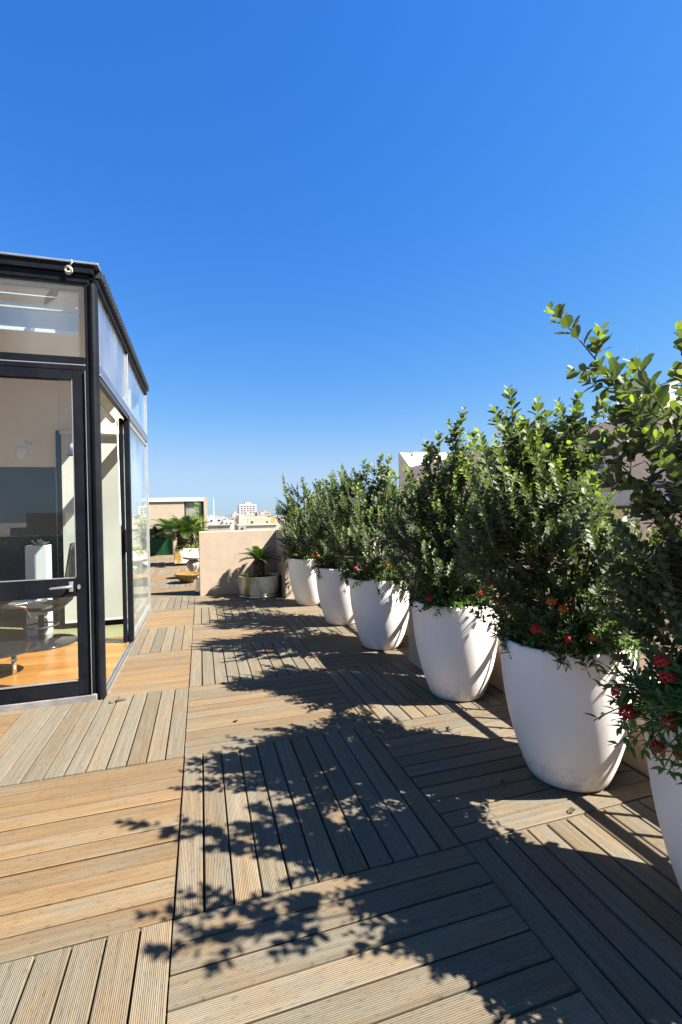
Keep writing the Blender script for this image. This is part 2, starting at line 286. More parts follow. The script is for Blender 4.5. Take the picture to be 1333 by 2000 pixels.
# ------------------------------------------------------------------ mesh helpers
class MB:
    def __init__(s): s.v = []; s.f = []; s.c = []
    def add(s, vs, fs, c=None):
        o = len(s.v); s.v += [tuple(p) for p in vs]; s.f += [tuple(i+o for i in f) for f in fs]
        if c is not None: s.c += [c]*len(vs)
    def box(s, x0, x1, y0, y1, z0, z1):
        vs = [(x0,y0,z0),(x1,y0,z0),(x1,y1,z0),(x0,y1,z0),(x0,y0,z1),(x1,y0,z1),(x1,y1,z1),(x0,y1,z1)]
        s.add(vs, [(0,3,2,1),(4,5,6,7),(0,1,5,4),(1,2,6,5),(2,3,7,6),(3,0,4,7)])
    def prism(s, poly, axis, a, b):
        """extrude a 2-D polygon (list of pairs) along axis 'x','y','z' from a to b"""
        def P(u, v, t): return {'x': (t,u,v), 'y': (u,t,v), 'z': (u,v,t)}[axis]
        n = len(poly); vs = [P(u,v,a) for u,v in poly] + [P(u,v,b) for u,v in poly]
        s.add(vs, [tuple(range(n))[::-1], tuple(range(n, 2*n))] + [(i,(i+1)%n,n+(i+1)%n,n+i) for i in range(n)])
    def tube(s, pts, rad, n=6, cap=True):
        pts = [Vector(p) for p in pts]
        if not hasattr(rad, '__len__'): rad = [rad]*len(pts)
        vs = []; fs = []; up = Vector((.13, .31, .94))
        prev = None
        for i, p in enumerate(pts):
            d = (pts[min(i+1, len(pts)-1)] - pts[max(i-1, 0)])
            if d.length < 1e-9: d = Vector((0,0,1))
            d.normalize()
            a = d.cross(up) if prev is None else prev - d*prev.dot(d)
            if a.length < 1e-4: a = d.cross(Vector((1,0,0)))
            a.normalize(); prev = a; b = d.cross(a)
            for k in range(n):
                t = 2*pi*k/n; vs.append(p + (a*cos(t) + b*sin(t))*rad[i])
        for i in range(len(pts)-1):
            for k in range(n):
                fs.append((i*n+k, i*n+(k+1)%n, (i+1)*n+(k+1)%n, (i+1)*n+k))
        if cap: fs.append(tuple(range(n))[::-1]); fs.append(tuple(range((len(pts)-1)*n, len(pts)*n)))
        s.add(vs, fs)
    def lathe(s, prof, n=48, cx=0, cy=0, ex=1, ey=1, wob=None):
        vs = []; fs = []
        for r, z in prof:
            for k in range(n):
                t = 2*pi*k/n; rr = r*(wob(t, z) if wob else 1)
                vs.append((cx+rr*cos(t)*ex, cy+rr*sin(t)*ey, z))
        for i in range(len(prof)-1):
            for k in range(n): fs.append((i*n+k, i*n+(k+1)%n, (i+1)*n+(k+1)%n, (i+1)*n+k))
        s.add(vs, fs)
        if prof[0][0] > 1e-6: s.f.append(tuple(len(s.v)-len(vs)+k for k in range(n))[::-1])
        if prof[-1][0] > 1e-6: s.f.append(tuple(len(s.v)-n+k for k in range(n)))
    def leaf(s, p, d, nrm, L, W, c, shape='round', curl=.12, fold=.14):
        d = d.normalized(); side = d.cross(nrm)
        if side.length < 1e-5: side = d.cross(Vector((.3,.5,.8)))
        side.normalize(); nn = side.cross(d)
        if shape == 'round': prof = ((.28, .46), (.66, .54)); 
        elif shape == 'lance': prof = ((.28, .42), (.6, .34))
        else: prof = ((.3, .5), (.7, .4))
        def q(t, w): return p + d*(L*t) + side*(W*w) + nn*(abs(w)*W*fold*2 - curl*L*t*t)
        (a, wa), (b_, wb) = prof
        vs = [q(0,0), q(a,-wa), q(a,0), q(a,wa), q(b_,-wb), q(b_,0), q(b_,wb), q(1,0)]
        if shape == 'round':
            vs += [q(.92,-wb*.66), q(.92,wb*.66)]
            fs = [(0,2,1),(0,3,2),(1,2,5,4),(2,3,6,5),(4,5,7,8),(5,6,9,7)]
        else:
            fs = [(0,2,1),(0,3,2),(1,2,5,4),(2,3,6,5),(4,5,7),(5,6,7)]
        s.add(vs, fs, c)
    def blade(s, pts, wd, nrm, c):
        vs = []; fs = []
        for i, p in enumerate(pts):
            d = (pts[min(i+1,len(pts)-1)] - pts[max(i-1,0)]).normalized(); sd_ = d.cross(nrm).normalized()
            vs += [p - sd_*wd[i], p + sd_*wd[i]]
        for i in range(len(pts)-1): fs.append((2*i, 2*i+1, 2*i+3, 2*i+2))
        s.add(vs, fs, c)
    def build(s, name, mat, parent=None, smooth=False, bevel=0, attr='leaf', loc=(0,0,0)):
        me = bpy.data.meshes.new(name); me.from_pydata(s.v, [], s.f)
        if s.c and len(s.c) == len(s.v):
            ca = me.color_attributes.new(attr, 'FLOAT_COLOR', 'POINT')
            ca.data.foreach_set('color', [x for c in s.c for x in (c[0], c[1], c[2] if len(c) > 2 else 0, 1)])
        me.materials.append(MATS[mat])
        if smooth: me.polygons.foreach_set('use_smooth', [True]*len(me.polygons))
        me.update()
        o = bpy.data.objects.new(name, me); COL.objects.link(o)
        if not s.c:
            bm = bmesh.new(); bm.from_mesh(me); bmesh.ops.recalc_face_normals(bm, faces=bm.faces); bm.to_mesh(me); bm.free()
        if bevel:
            md = o.modifiers.new('bevel', 'BEVEL'); md.width = bevel; md.segments = 2; md.limit_method = 'ANGLE'
        if parent:
            o.parent = parent; q_ = Vector((0, 0, 0)); pp_ = parent
            while pp_: q_ += pp_.location; pp_ = pp_.parent
            o.location = Vector(loc) - q_
        else: o.location = loc
        return o
def tag(o, label=None, cat=None, group=None, kind=None):
    if label: o['label'] = label
    if cat: o['category'] = cat
    if group: o['group'] = group
    if kind: o['kind'] = kind
    return o
def empty(name, loc, label, cat, group=None):
    o = bpy.data.objects.new(name, None); COL.objects.link(o); o.location = loc; o.empty_display_size = .1
    return tag(o, label, cat, group)

rnd = random.Random(7)

# ------------------------------------------------------------------ deck
T = 1.2; NB = 11; PITCH = T/NB; GAP = .0085
def deck():
    vs = []; fs = []; uvs = []; cols = []
    r = random.Random(3)
    for i in range(-7, 2):
        for j in range(-6, 15):
            x0, y0 = i*T, j*T
            if x0 + T <= -.6 and 2.3 < y0 and y0 + T < 9.7: continue
            if x0 >= -.01 and y0 >= 7.19: continue
            if i < -3 and (j > 9): continue
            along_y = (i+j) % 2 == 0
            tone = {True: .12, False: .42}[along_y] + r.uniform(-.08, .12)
            if i <= -1 and not along_y: tone += .38
            if i <= -1 and along_y: tone += .05
            tv = r.uniform(-.1, .1)
            for k in range(NB):
                a0 = k*PITCH + GAP/2; a1 = (k+1)*PITCH - GAP/2
                a0 += r.uniform(-.0012, .0012); a1 += r.uniform(-.0012, .0012)
                e0 = .0022 + r.uniform(0, .0015); e1 = T - .0022 - r.uniform(0, .0015)
                dz = r.uniform(-.0016, .0012); tz = r.uniform(-.0008, .0008)
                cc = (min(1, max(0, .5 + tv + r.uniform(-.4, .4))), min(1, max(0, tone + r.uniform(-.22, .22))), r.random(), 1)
                bv = .003; th = .024
                # cross-section across the board, with small chamfers
                cs = [(a0, -th), (a0, -bv), (a0+bv, 0), (a1-bv, 0), (a1, -bv), (a1, -th)]
                u0 = r.uniform(0, 50); v0 = r.uniform(0, 50)
                v0 = math.floor(v0/.0062)*.0062
                b = len(vs)
                for e in (e0, e1):
                    for (a, z) in cs:
                        zz = z + dz + (tz if e == e1 else 0)
                        vs.append((x0+a, y0+e, zz) if along_y else (x0+e, y0+a, zz))
                def F_(idx):
                    fs.append(tuple(b+q for q in idx)); 
                    for q in idx:
                        e = e0 if q < 6 else e1; a, z = cs[q % 6]
                        uvs.append((u0+e, v0+a+z*.3)); cols.append(cc)
                for q in range(5):
                    f = (q, q+1, q+7, q+6)
                    F_(f if not along_y else f[::-1])
                F_((5,4,3,2,1,0) if not along_y else (0,1,2,3,4,5)); F_((6,7,8,9,10,11) if not along_y else (11,10,9,8,7,6))
    me = bpy.data.meshes.new('deck'); me.from_pydata(vs, [], fs)
    ul = me.uv_layers.new(name='UVMap'); ul.data.foreach_set('uv', [c for p in uvs for c in p])
    ca = me.color_attributes.new('board', 'FLOAT_COLOR', 'CORNER'); ca.data.foreach_set('color', [c for p in cols for c in p])
    me.materials.append(MATS['deck_wood']); me.update()
    o = bpy.data.objects.new('deck', me); COL.objects.link(o); tag(o, kind='structure')
    bm = bmesh.new(); bm.from_mesh(me); bmesh.ops.recalc_face_normals(bm, faces=bm.faces); bm.to_mesh(me); bm.free()
    s = MB(); s.box(-9, 3.2, -8, 22, -.30, -.030); tag(s.build('roof_slab', 'under_deck'), kind='structure')
deck()

# ------------------------------------------------------------------ town ground and sea
g = MB(); g.add([(-3000,-3000,-16),(3000,-3000,-16),(3000,900,-16),(-3000,900,-16)], [(0,1,2,3)])
tag(g.build('ground', 'town_ground'), kind='structure')
g = MB(); g.add([(-15000,900,-16.5),(15000,900,-16.5),(15000,15000,-16.5),(-15000,15000,-16.5)], [(0,1,2,3)])
tag(g.build('sea', 'sea_water'), kind='structure')

# ------------------------------------------------------------------ parapet walls, pillar, railing
def slabwall(name, label, boxes, mat='terrace_stucco', cat='wall', bevel=.012, cope=None):
    s = MB()
    for b in boxes: s.box(*b)
    o = s.build(name, mat, bevel=bevel); tag(o, label, cat); return o
slabwall('parapet_wall', 'waist high pink beige stuccoed wall behind the round planter with a palm', [(.085, 1.60, 7.10, 7.32, -.03, 1.17)])
slabwall('parapet_pier', 'pink beige wall block beside the farthest white pot, at the corner', [(1.50, 2.75, 6.18, 7.099, -.03, 1.168)])
s = MB(); s.prism([(2.05-.0, -.03), (2.09, 1.12), (2.44, 1.12), (2.44, -.03)], 'y', 1.93, 2.40)
tag(s.build('parapet_pillar', 'terrace_stucco', bevel=.012), 'slanting pink beige pillar foot standing between the third and fourth white pot', 'pillar')
slabwall('low_wall', 'long low beige wall running behind the row of white pots', [(2.452, 2.62, -6, 6.178, -.03, .47)], mat='terrace_stucco')
rl = empty('metal_railing', (2.53, 0, .47), 'dark railing of thin upright bars on the low wall behind the pots', 'railing')
s = MB(); s.box(2.505, 2.555, -5.9, 6.17, .79, .83); s.build('top_rail', 'dark_metal', rl, bevel=.004)
y = -3.2
while y < 6.1:
    s = MB(); s.box(2.521, 2.537, y, y+.016, .47, .79); s.build('bar', 'dark_metal', rl); y += .158

# ------------------------------------------------------------------ house on the right
h = empty('neighbouring_house', (6, 2, 0), 'beige house wall with dark red framed window rising behind the shrubs', 'house')
s = MB()
s.prism([(-8,-16),(9.19,-16),(9.19,2.945),(9.07,2.945),(8.51,2.535),(-8,2.512)], 'x', 5.0, 5.28)
s.build('wall', 'house_stucco', h, bevel=.02)
s = MB(); s.prism([(5.28,-16),(11,-16),(11,2.6),(6.85,2.6),(6.35,2.945),(5.28,2.945)], 'y', 8.9, 9.19); s.build('return_wall', 'white_plaster', h, bevel=.02)
s = MB(); s.box(5.285, 11, -8, 8.895, 2.30, 2.42); s.build('roof', 'white_plaster', h)
s = MB(); s.box(4.945, 5.004, -8, 2.70, 1.66, 1.695); s.build('ledge', 'dark_red_paint', h)
s = MB(); s.box(4.965, 5.006, -8, 8.4, 1.472, 1.655); s.build('string_course', 'string_course', h)
s = MB(); s.box(4.95, 5.003, -8, 8.4, 1.43, 1.462); s.build('drip_strip', 'dark_metal', h)
for (a, b) in ((2.74, 3.46), (3.58, 4.30)):
    fr = MB(); x0, x1 = 4.965, 5.008
    fr.box(x0,x1,a-.03,a+.018,1.70,2.035); fr.box(x0,x1,b-.018,b+.03,1.70,2.035); fr.box(x0,x1,a+.018,b-.018,2.0,2.035); fr.box(x0,x1,a+.018,b-.018,1.70,1.73)
    w_ = fr.build('window', 'dark_red_paint', h)
    p = MB(); p.box(4.985, 5.006, a+.018, b-.018, 1.73, 2.0); p.build('pane', 'blue_glass', w_)
s = MB(); s.tube([(4.975, 6.9, -16), (4.975, 6.9, 2.40)], .035, 10); s.build('drainpipe', 'string_course', h, smooth=True)
ch = empty('chimney', (6.15, 2.9, 2.42), 'pale masonry chimney on the house roof, half hidden by the nearest branch', 'chimney')
s = MB(); s.box(6.0, 6.25, 2.78, 3.02, 2.42, 2.86); s.build('stack', 'house_stucco', ch, bevel=.01)
s = MB(); s.box(5.95, 6.30, 2.73, 3.07, 2.86, 2.92); s.box(6.02, 6.23, 2.80, 3.0, 2.99, 3.04); s.build('cap', 'white_plaster', ch, bevel=.01)
for q in ((6.03, 2.81), (6.18, 2.95), (6.03, 2.95)):
    s = MB(); s.box(q[0], q[0]+.04, q[1], q[1]+.04, 2.92, 2.99); s.build('vent_post', 'house_stucco', ch)
s = MB(); s.tube([(5.9, 3.25, 2.42), (5.9, 3.25, 2.9), (5.95, 3.12, 3.0), (6.0, 2.6, 3.06), (6.0, 1.6, 3.10)], .035, 10)
tag(s.build('roof_duct', 'aluminium', smooth=True), 'grey bent pipe above the chimney at the right edge', 'pipe')
s = MB(); s.tube([(6.0, 4.36, 2.42), (6.0, 4.36, 2.78)], .035, 10)
tag(s.build('vent_pipe', 'white_paint', smooth=True), 'short white upright pipe on the house roof above the shrubs', 'pipe')
ds = empty('satellite_dish', (5.8, 3.2, 2.42), 'grey round dish on the house roof left of the chimney', 'satellite dish')
s = MB(); s.lathe([(.001, 0), (.08, .006), (.14, .022), (.17, .04), (.165, .044), (.13, .028), (.001, .008)], 24)
dd = s.build('dish', 'aluminium', ds, smooth=True, loc=(5.8, 3.2, 2.8)); dd.rotation_euler = (radians(70), 0, radians(-20))
s = MB(); s.tube([(5.8, 3.22, 2.42), (5.8, 3.24, 2.8)], .02, 8); s.build('mast', 'dark_metal', ds)

# ------------------------------------------------------------------ building at the far left end
fb = empty('terrace_building', (-2, 18.8, 0), 'low pink beige building with one dark framed window at the far end of the deck', 'building')
s = MB(); s.box(-7, -.50, 18.05, 22, -.02, 2.05); s.box(.26, .40, 18.0, 22, -.02, 2.199); s.box(-.50, .26, 18.05, 22, -.02, 1.24); s.box(-.50, .26, 18.9, 22, 1.24, 2.05)
s.build('wall', 'terrace_stucco', fb)
s = MB(); s.box(-7, .259, 18.0, 22, 2.05, 2.2); s.build('roof', 'white_plaster', fb, bevel=.01)
s = MB(); s.box(-.50, -.44, 18.08, 18.14, 1.245, 2.048); s.box(.17, .255, 18.08, 18.14, 1.245, 2.048); s.box(-.44, .17, 18.08, 18.14, 1.245, 1.29); s.box(-.44, .17, 18.08, 18.14, 2.01, 2.048)
wn = s.build('window', 'dark_metal', fb)
s = MB(); s.box(-.44, .17, 18.10, 18.115, 1.29, 2.01); s.build('pane', 'tinted_glass', wn)
s = MB(); s.box(-.438, .168, 18.125, 18.14, 1.292, 2.008); s.build('curtain', 'straw_blind', wn)

# ------------------------------------------------------------------ town
def house(nm, label, x0, x1, y, z1, wall, depth=12, wins=(), extra=(), cat='building', winmat='town_window', group=None):
    e = empty(nm, ((x0+x1)/2, y+depth/2, -16), label, cat, group)
    s = MB(); s.box(x0, x1, y, y+depth, -16, z1); s.build('wall', 'town_wall_%d' % wall, e)
    for (bx, mt) in extra:
        s = MB(); s.box(*bx); s.build('roof_block', 'town_wall_%d' % mt, e)
    for (a, b, c, d) in wins:
        s = MB(); s.box(x0+a, x0+b, y-.06, y+.02, z1-c, z1-d); s.build('window', winmat, e)
    return e
tw = [(1.2+i*2.5, 2.9+i*2.5, 2.3+j*1.8, 1.5+j*1.8) for i in range(5) for j in range(5)]
house('tower_block', 'tall white apartment block standing highest on the skyline', 31.5, 46, 400, 10.2, 0, 16, tw, [((37, 42, 404, 412, 10.2, 12.0), 0)])
house('apartment_house', 'pinkish row of flats right of the white tower block', 35.0, 43.6, 300, 2.9, 6, 14, [(.8+i*1.5, 1.6+i*1.5, 1.7, .8) for i in range(5)], [((39, 41, 302, 306, 2.9, 3.8), 4)])
house('town_house', 'long cream house with one square window below the white tower', 11.6, 17.6, 120, .68, 1, 10, [(.9, 1.5, 1.75, .95), (4.9, 5.3, 1.5, 1.0)], [((11.9, 17.2, 124, 128, .68, .95), 4)])
house('town_house', 'cream windowless house left of the square window house', 8.7, 10.6, 110, 1.01, 2, 9, [], [((9.0, 9.8, 113, 116, 1.01, 1.4), 0)])
house('town_house', 'low white house with dark window slots behind the parapet', 2.1, 6.4, 130, .69, 0, 10, [(.6, 1.1, .9, .45), (2.5, 3.2, .8, .45), (.2, .9, 1.9, 1.6), (2.8, 3.5, 1.9, 1.55)], [((3.0, 4.0, 133, 136, .69, 1.1), 0)])
house('town_house', 'flat tan roof directly behind the parapet, nearest on the left', 1.2, 4.4, 70, -.04, 3, 8, [], [((1.1, 4.5, 69.8, 70.6, -.06, .12), 4)])
house('town_house', 'rough stone house directly behind the parapet, right of the tan roof', 4.8, 5.8, 60, .10, 3, 7, [(.35, .6, .7, .3)])
house('town_house', 'broad cream terrace roof reaching the parapet on the right', 7.2, 12.1, 75, -.21, 1, 8, [], [((7.1, 12.2, 74.8, 75.5, -.3, -.10), 0)])
house('town_house', 'narrow ochre yellow house on the skyline beside the first shrub', 18.3, 19.6, 125, .95, 5, 9, [])
house('town_house', 'cream house half hidden by the first shrub', 21.9, 27.7, 140, 1.06, 2, 10, [(1, 1.6, 1.6, .8), (3, 3.6, 1.6, .8)])
house('town_house', 'narrow grey white house left of the tan cluster', 6.2, 7.5, 125, .44, 4, 9, [(.4, .8, .9, .5)])
house('town_house', 'tan house with small roof room in the middle distance', 9.5, 12.6, 160, .71, 3, 10, [(.6, 1.2, 1.4, .7), (2, 2.5, 1.4, .7)], [((10.5, 11.6, 162, 165, .71, 1.5), 2)])
house('far_building', 'tiny white building on the horizon left of the sea', 5.6, 13.3, 420, 1.1, 0, 12, [(1, 2, 2.2, 1.4), (4, 5, 2.2, 1.4)], [((8, 10, 424, 428, 1.1, 2.0), 0)])
house('far_building', 'low pale strip of building right along the horizon', 16.3, 38.2, 500, -.45, 4, 14, [(2+i*3, 3+i*3, 2.2, 1.2) for i in range(6)])
house('town_house', 'cream building glimpsed behind the second shrub', 33.6, 46.5, 170, 1.32, 2, 12, [(1.5+i*3, 2.4+i*3, 2.2, 1.1) for i in range(4)])
house('town_house', 'pale building glimpsed behind the third shrub', 57.3, 72.5, 210, 1.67, 4, 12, [(1.5+i*3.2, 2.6+i*3.2, 2.4, 1.2) for i in range(4)])
house('town_house', 'flat white house with a roof tank between the tan roof and the stone house', 4.5, 6.6, 95, .35, 0, 8, [(.5, .8, .8, .4), (1.3, 1.6, .8, .4)], [((5.0, 5.6, 96, 97.5, .35, .9), 6)])
house('town_house', 'sandy house with a small stair room, far behind the square window house', 16.0, 22.0, 190, 1.45, 1, 9, [(1, 1.6, 1.4, .7), (3, 3.6, 1.4, .7)], [((18, 19.4, 192, 195, 1.45, 2.4), 2)])
house('town_house', 'pinkish house with two dark windows, right below the low flats', 20.6, 25.4, 175, 1.55, 6, 9, [(.8, 1.5, 1.5, .7), (2.6, 3.3, 1.5, .7)], [((22, 23.2, 177, 180, 1.55, 2.3), 0)])
house('far_building', 'pale distant flats at the left foot of the white tower', 24.5, 30.5, 380, 2.3, 2, 12, [(.8+i*1.5, 1.5+i*1.5, 2.0, 1.0) for i in range(3)], [((26, 27.4, 382, 386, 2.3, 4.0), 0)])
house('far_building', 'low grey white flats on the horizon under the mast', 8.5, 16.0, 330, .9, 4, 12, [(1+i*2, 1.9+i*2, 1.8, .9) for i in range(3)], [((10, 11.4, 333, 336, .9, 1.9), 6)])
house('town_house', 'small white house beside the far left building', .4, 2.0, 110, .63, 0, 8, [(.5, .9, .9, .4)])
rr = random.Random(12)
for i in range(9):
    x = -34 + i*8 + rr.uniform(-1, 1); yy = -70 - rr.uniform(0, 50)
    house('town_house', ['cream', 'tan', 'white', 'ochre', 'grey', 'pinkish', 'brown', 'pale', 'sandy'][i] + ' house of the town behind the camera, seen only as a reflection in the door', x, x+rr.uniform(5, 7.4), yy, rr.uniform(-.5, 3.2), i % 5, 8, group='houses mirrored in the glass')
ms = empty('mast', (4.15, 150, -16), 'thin white mast rising above the low white houses', 'mast')
s = MB(); s.tube([(4.15, 150, -16), (4.15, 150, 7.0)], [.16, .05], 8); s.build('pole', 'white_paint', ms)
s = MB(); s.box(3.9, 4.4, 149.95, 150.05, 2.2, 2.28); s.build('yard', 'white_paint', ms)

# ------------------------------------------------------------------ glass pavilion
X0 = -.655; Y0 = 2.40; Y1 = 6.08
gp = empty('glass_pavilion', (-2.5, 4.2, 0), 'black framed glass pavilion with open sliding side at the left', 'pavilion')
def part(name, mat, boxes, parent=gp, bevel=.004, smooth=False):
    s = MB()
    for b in boxes: s.box(*b)
    return s.build(name, mat, parent, bevel=bevel, smooth=smooth)
# corner post: flat leaf plus a rounded outer profile
s = MB(); s.box(-.735, -.70, 2.37, 2.43, .0, 3.36)
s.build('post', 'black_frame', gp, bevel=.004)
s = MB()
prof = [(-.698, 2.36), (-.675, 2.352), (-.655, 2.362), (-.645, 2.385), (-.645, 2.44), (-.698, 2.44)]
s.prism(prof, 'z', .0, 3.36); s.build('post', 'black_frame', gp, bevel=.004)
part('post', 'black_frame', [(-.700, -.645, 4.05, 4.14, .03, 2.645)])
part('post', 'aluminium', [(-.69, -.648, 6.05, 6.08, .03, 3.36)])
# roof beam, fascia, roof
part('roof_beam', 'black_frame', [(-6, -.700, 2.365, 2.425, 3.362, 3.43), (-6, -.66, 2.345, 2.425, 3.432, 3.50), (-.698, -.64, 2.428, 6.08, 3.375, 3.425)])
s = MB(); s.box(-6, -.62, 2.33, 6.10, 3.502, 3.52)
s.build('roof', 'aluminium', gp, bevel=.003)
s = MB()
s.box(-.656, -.612, 2.426, 6.10, 3.440, 3.500)
yy = 2.5
while yy < 6.05: s.box(-.611, -.603, yy, yy+.03, 3.445, 3.515); yy += .085
s.build('fascia', 'dark_metal', gp)
part('ceiling', 'interior_wall', [(-6, -.72, 2.43, 6.0, 3.33, 3.36)])
# front: transom and door
part('transom_bar', 'black_frame', [(-6, -.737, 2.372, 2.425, 2.705, 2.765), (-6, -.737, 2.368, 2.425, 2.655, 2.693)])
part('transom_bar', 'aluminium', [(-6, -.737, 2.366, 2.40, 2.694, 2.704)])
s = MB(); s.box(-6, -.737, 2.395, 2.401, 2.768, 3.361); s.build('transom_pane', 'transom_glass', gp)
dr = part('door', 'black_frame', [(-.835, -.738, 2.365, 2.42, .06, 2.652), (-6, -.836, 2.365, 2.42, 2.575, 2.652), (-6, -.836, 2.365, 2.42, .055, .17), (-6, -.836, 2.362, 2.42, .845, .99)])
part('bead', 'aluminium', [(-6, -.837, 2.36, 2.39, .991, .996), (-6, -.837, 2.36, 2.39, .171, .177), (-.8365, -.8315, 2.358, 2.364, 1.0, 2.574), (-.7385, -.7362, 2.352, 2.369, .06, 2.652)], parent=dr, bevel=0)
s = MB(); s.box(-6, -.836, 2.39, 2.396, .172, .844); s.box(-6, -.836, 2.39, 2.396, .997, 2.574); s.build('pane', 'clear_glass', dr)
s = MB(); s.box(-.885, -.855, 2.353, 2.362, .885, .965); s.tube([(-.87, 2.358, .928), (-.87, 2.325, .928)], .010, 10)
s.tube([(-.87, 2.325, .928), (-.90, 2.318, .928), (-1.0, 2.318, .924), (-1.012, 2.325, .923)], [.0105, .011, .0085, .007], 10)
s.build('handle', 'aluminium', dr, bevel=.003, smooth=True)
s = MB(); s.lathe([(.001, 0), (.012, 0), (.012, .006), (.001, .006)], 16, ey=1.6); k_ = s.build('keyhole', 'aluminium', dr, loc=(-.815, 2.365, .92)); k_.rotation_euler = (radians(90), 0, 0)
part('sill', 'slab_edge', [(-6, -.70, 2.352, 2.43, -.02, .052)], bevel=.008)
part('sill', 'black_frame', [(-6, -.74, 2.356, 2.42, .0525, .0545)], bevel=0)
# side: transom panes, rails, fixed pane, sliding leaf parked, track
part('side_rail', 'grey_frame', [(-.695, -.642, 2.442, 6.05, 2.655, 2.735)])
part('side_rail', 'aluminium', [(-.694, -.640, 2.442, 6.05, 2.646, 2.654), (-.694, -.644, 2.442, 6.05, 2.736, 2.743)])
part('side_rail', 'dark_metal', [(-.694, -.650, 2.442, 4.05, 2.60, 2.645)])
part('mullion', 'aluminium', [(-.685, -.648, 4.085, 4.115, 2.744, 3.374)])
for a, b in ((2.443, 4.084), (4.116, 6.049)):
    s = MB(); s.box(-.672, -.666, a, b, 2.744, 3.374); s.build('side_transom_pane', 'tinted_glass', gp)
fx = part('fixed_window', 'aluminium', [(-.69, -.650, 4.141, 6.049, 2.56, 2.60), (-.69, -.650, 6.02, 6.049, .12, 2.559), (-.69, -.650, 4.141, 6.049, .03, .10)])
s = MB(); s.box(-.672, -.666, 4.141, 6.019, .101, 2.559); s.build('pane', 'tinted_glass', fx)
slf = part('sliding_door', 'black_frame', [(-.745, -.705, 4.0, 4.045, .04, 2.60), (-.743, -.707, 4.046, 5.90, .04, .09), (-.743, -.707, 4.046, 5.90, 2.55, 2.598)])
s = MB(); s.box(-.728, -.722, 4.045, 5.90, .06, 2.58); s.build('pane', 'tinted_glass', slf)
s = MB(); s.box(-.70, -.68, 3.962, 4.002, 1.07, 1.33); s.build('lock', 'black_gloss', slf, bevel=.004)
part('track', 'aluminium', [(-.70, -.69, 2.442, 4.05, .0, .03), (-.672, -.664, 2.442, 4.05, .0, .026), (-.645, -.636, 2.442, 6.05, .0, .022)])
part('track', 'slab_edge', [(-.705, -.632, 2.442, 6.05, -.03, -.002)], bevel=0)
# inside
part('floor', 'parquet', [(-6, -.70, 2.44, 4.35, -.03, .03)], bevel=0)
part('floor', 'pale_floor', [(-6, -.70, 4.351, 6.05, -.03, .031)], bevel=0)
part('partition', 'interior_wall', [(-1.62, -.76, 5.12, 5.2, 2.62, 3.33), (-6, -1.62, 5.12, 5.2, 2.15, 3.33), (-1.62, -.76, 5.14, 5.2, .03, 2.619)])
part('partition_frame', 'black_frame', [(-1.66, -1.60, 5.06, 5.119, .03, 2.62), (-1.60, -.76, 5.06, 5.119, .032, .10)])
part('back_room', 'interior_painted_shade', [(-6, -1.71, 5.98, 6.05, .032, 3.33), (-6.1, -6.001, 2.44, 6.05, 0, 3.5)])
part('end_wall', 'painted_pane_reflection', [(-1.70, -.76, 5.98, 6.05, .032, 3.33), (-1.705, -1.665, 5.21, 5.97, .032, 3.33)])
# blinds
bl = empty('roller_blind', (-1.17, 5.03, 2.6), 'tall pale roller blind striped with sun at the back of the open room', 'blind')
part('fabric', 'blind_fabric', [(-1.585, -.77, 5.025, 5.03, .13, 2.56)], parent=bl, bevel=0)
s = MB(); s.tube([(-1.59, 5.0, 2.59), (-.77, 5.0, 2.59)], .03, 16); s.build('tube', 'white_paint', bl, smooth=True)
part('bottom_bar', 'white_paint', [(-1.585, -.77, 5.018, 5.036, .105, .13)], parent=bl)
b2 = empty('roller_blind', (-2.4, 2.52, 3.25), 'half raised blue grey roller blind behind the pane above the door', 'blind')
s = MB(); s.tube([(-5.9, 2.52, 3.19), (-.80, 2.52, 3.19)], .028, 16); s.tube([(-5.9, 2.50, 3.28), (-.80, 2.50, 3.28)], .012, 10); s.build('tube', 'white_paint', b2, smooth=True)
part('fabric', 'shade_fabric', [(-5.9, -.81, 2.515, 2.518, 3.01, 3.17)], parent=b2, bevel=0)
part('bottom_bar', 'white_paint', [(-5.9, -.81, 2.508, 2.525, 2.985, 3.015)], parent=b2)
b3 = empty('roller_blind', (-.80, 3.3, 2.62), 'rolled up side blind with a looped white cord hanging beside the sliding leaf', 'blind')
s = MB(); s.tube([(-.80, 2.6, 2.56), (-.80, 3.95, 2.56)], .03, 14); s.build('tube', 'white_paint', b3, smooth=True)
s = MB(); pts = [(-.745, 3.88, 2.55), (-.74, 3.885, 2.0), (-.735, 3.87, 1.55)] + [(-.735, 3.905+.035*cos(pi+t), 1.42+.035*sin(pi+t)*1.3) for t in [pi*k/8 for k in range(9)]] + [(-.735, 3.93, 1.6), (-.74, 3.915, 2.1), (-.745, 3.91, 2.55)]
s.tube(pts, .0032, 6); s.build('cord', 'white_paint', b3, smooth=True)
# cabinet
cb = empty('pedestal', (-1.84, 4.95, .03), 'tall white plinth inside the room, seen through the door glass', 'plinth')
part('body', 'white_paint', [(-1.95, -1.72, 4.80, 5.02, .031, 1.14)], parent=cb)
s = MB()
for i in range(14): s.leaf(Vector((-1.80+rnd.uniform(-.05,.05), 4.9, 1.14)), Vector((rnd.uniform(-1,1), rnd.uniform(-.6,.6), rnd.uniform(.3,1))), Vector((0,0,1)), .09, .035, (.5,.5))
s.build('top_ornament', 'white_paint', cb)
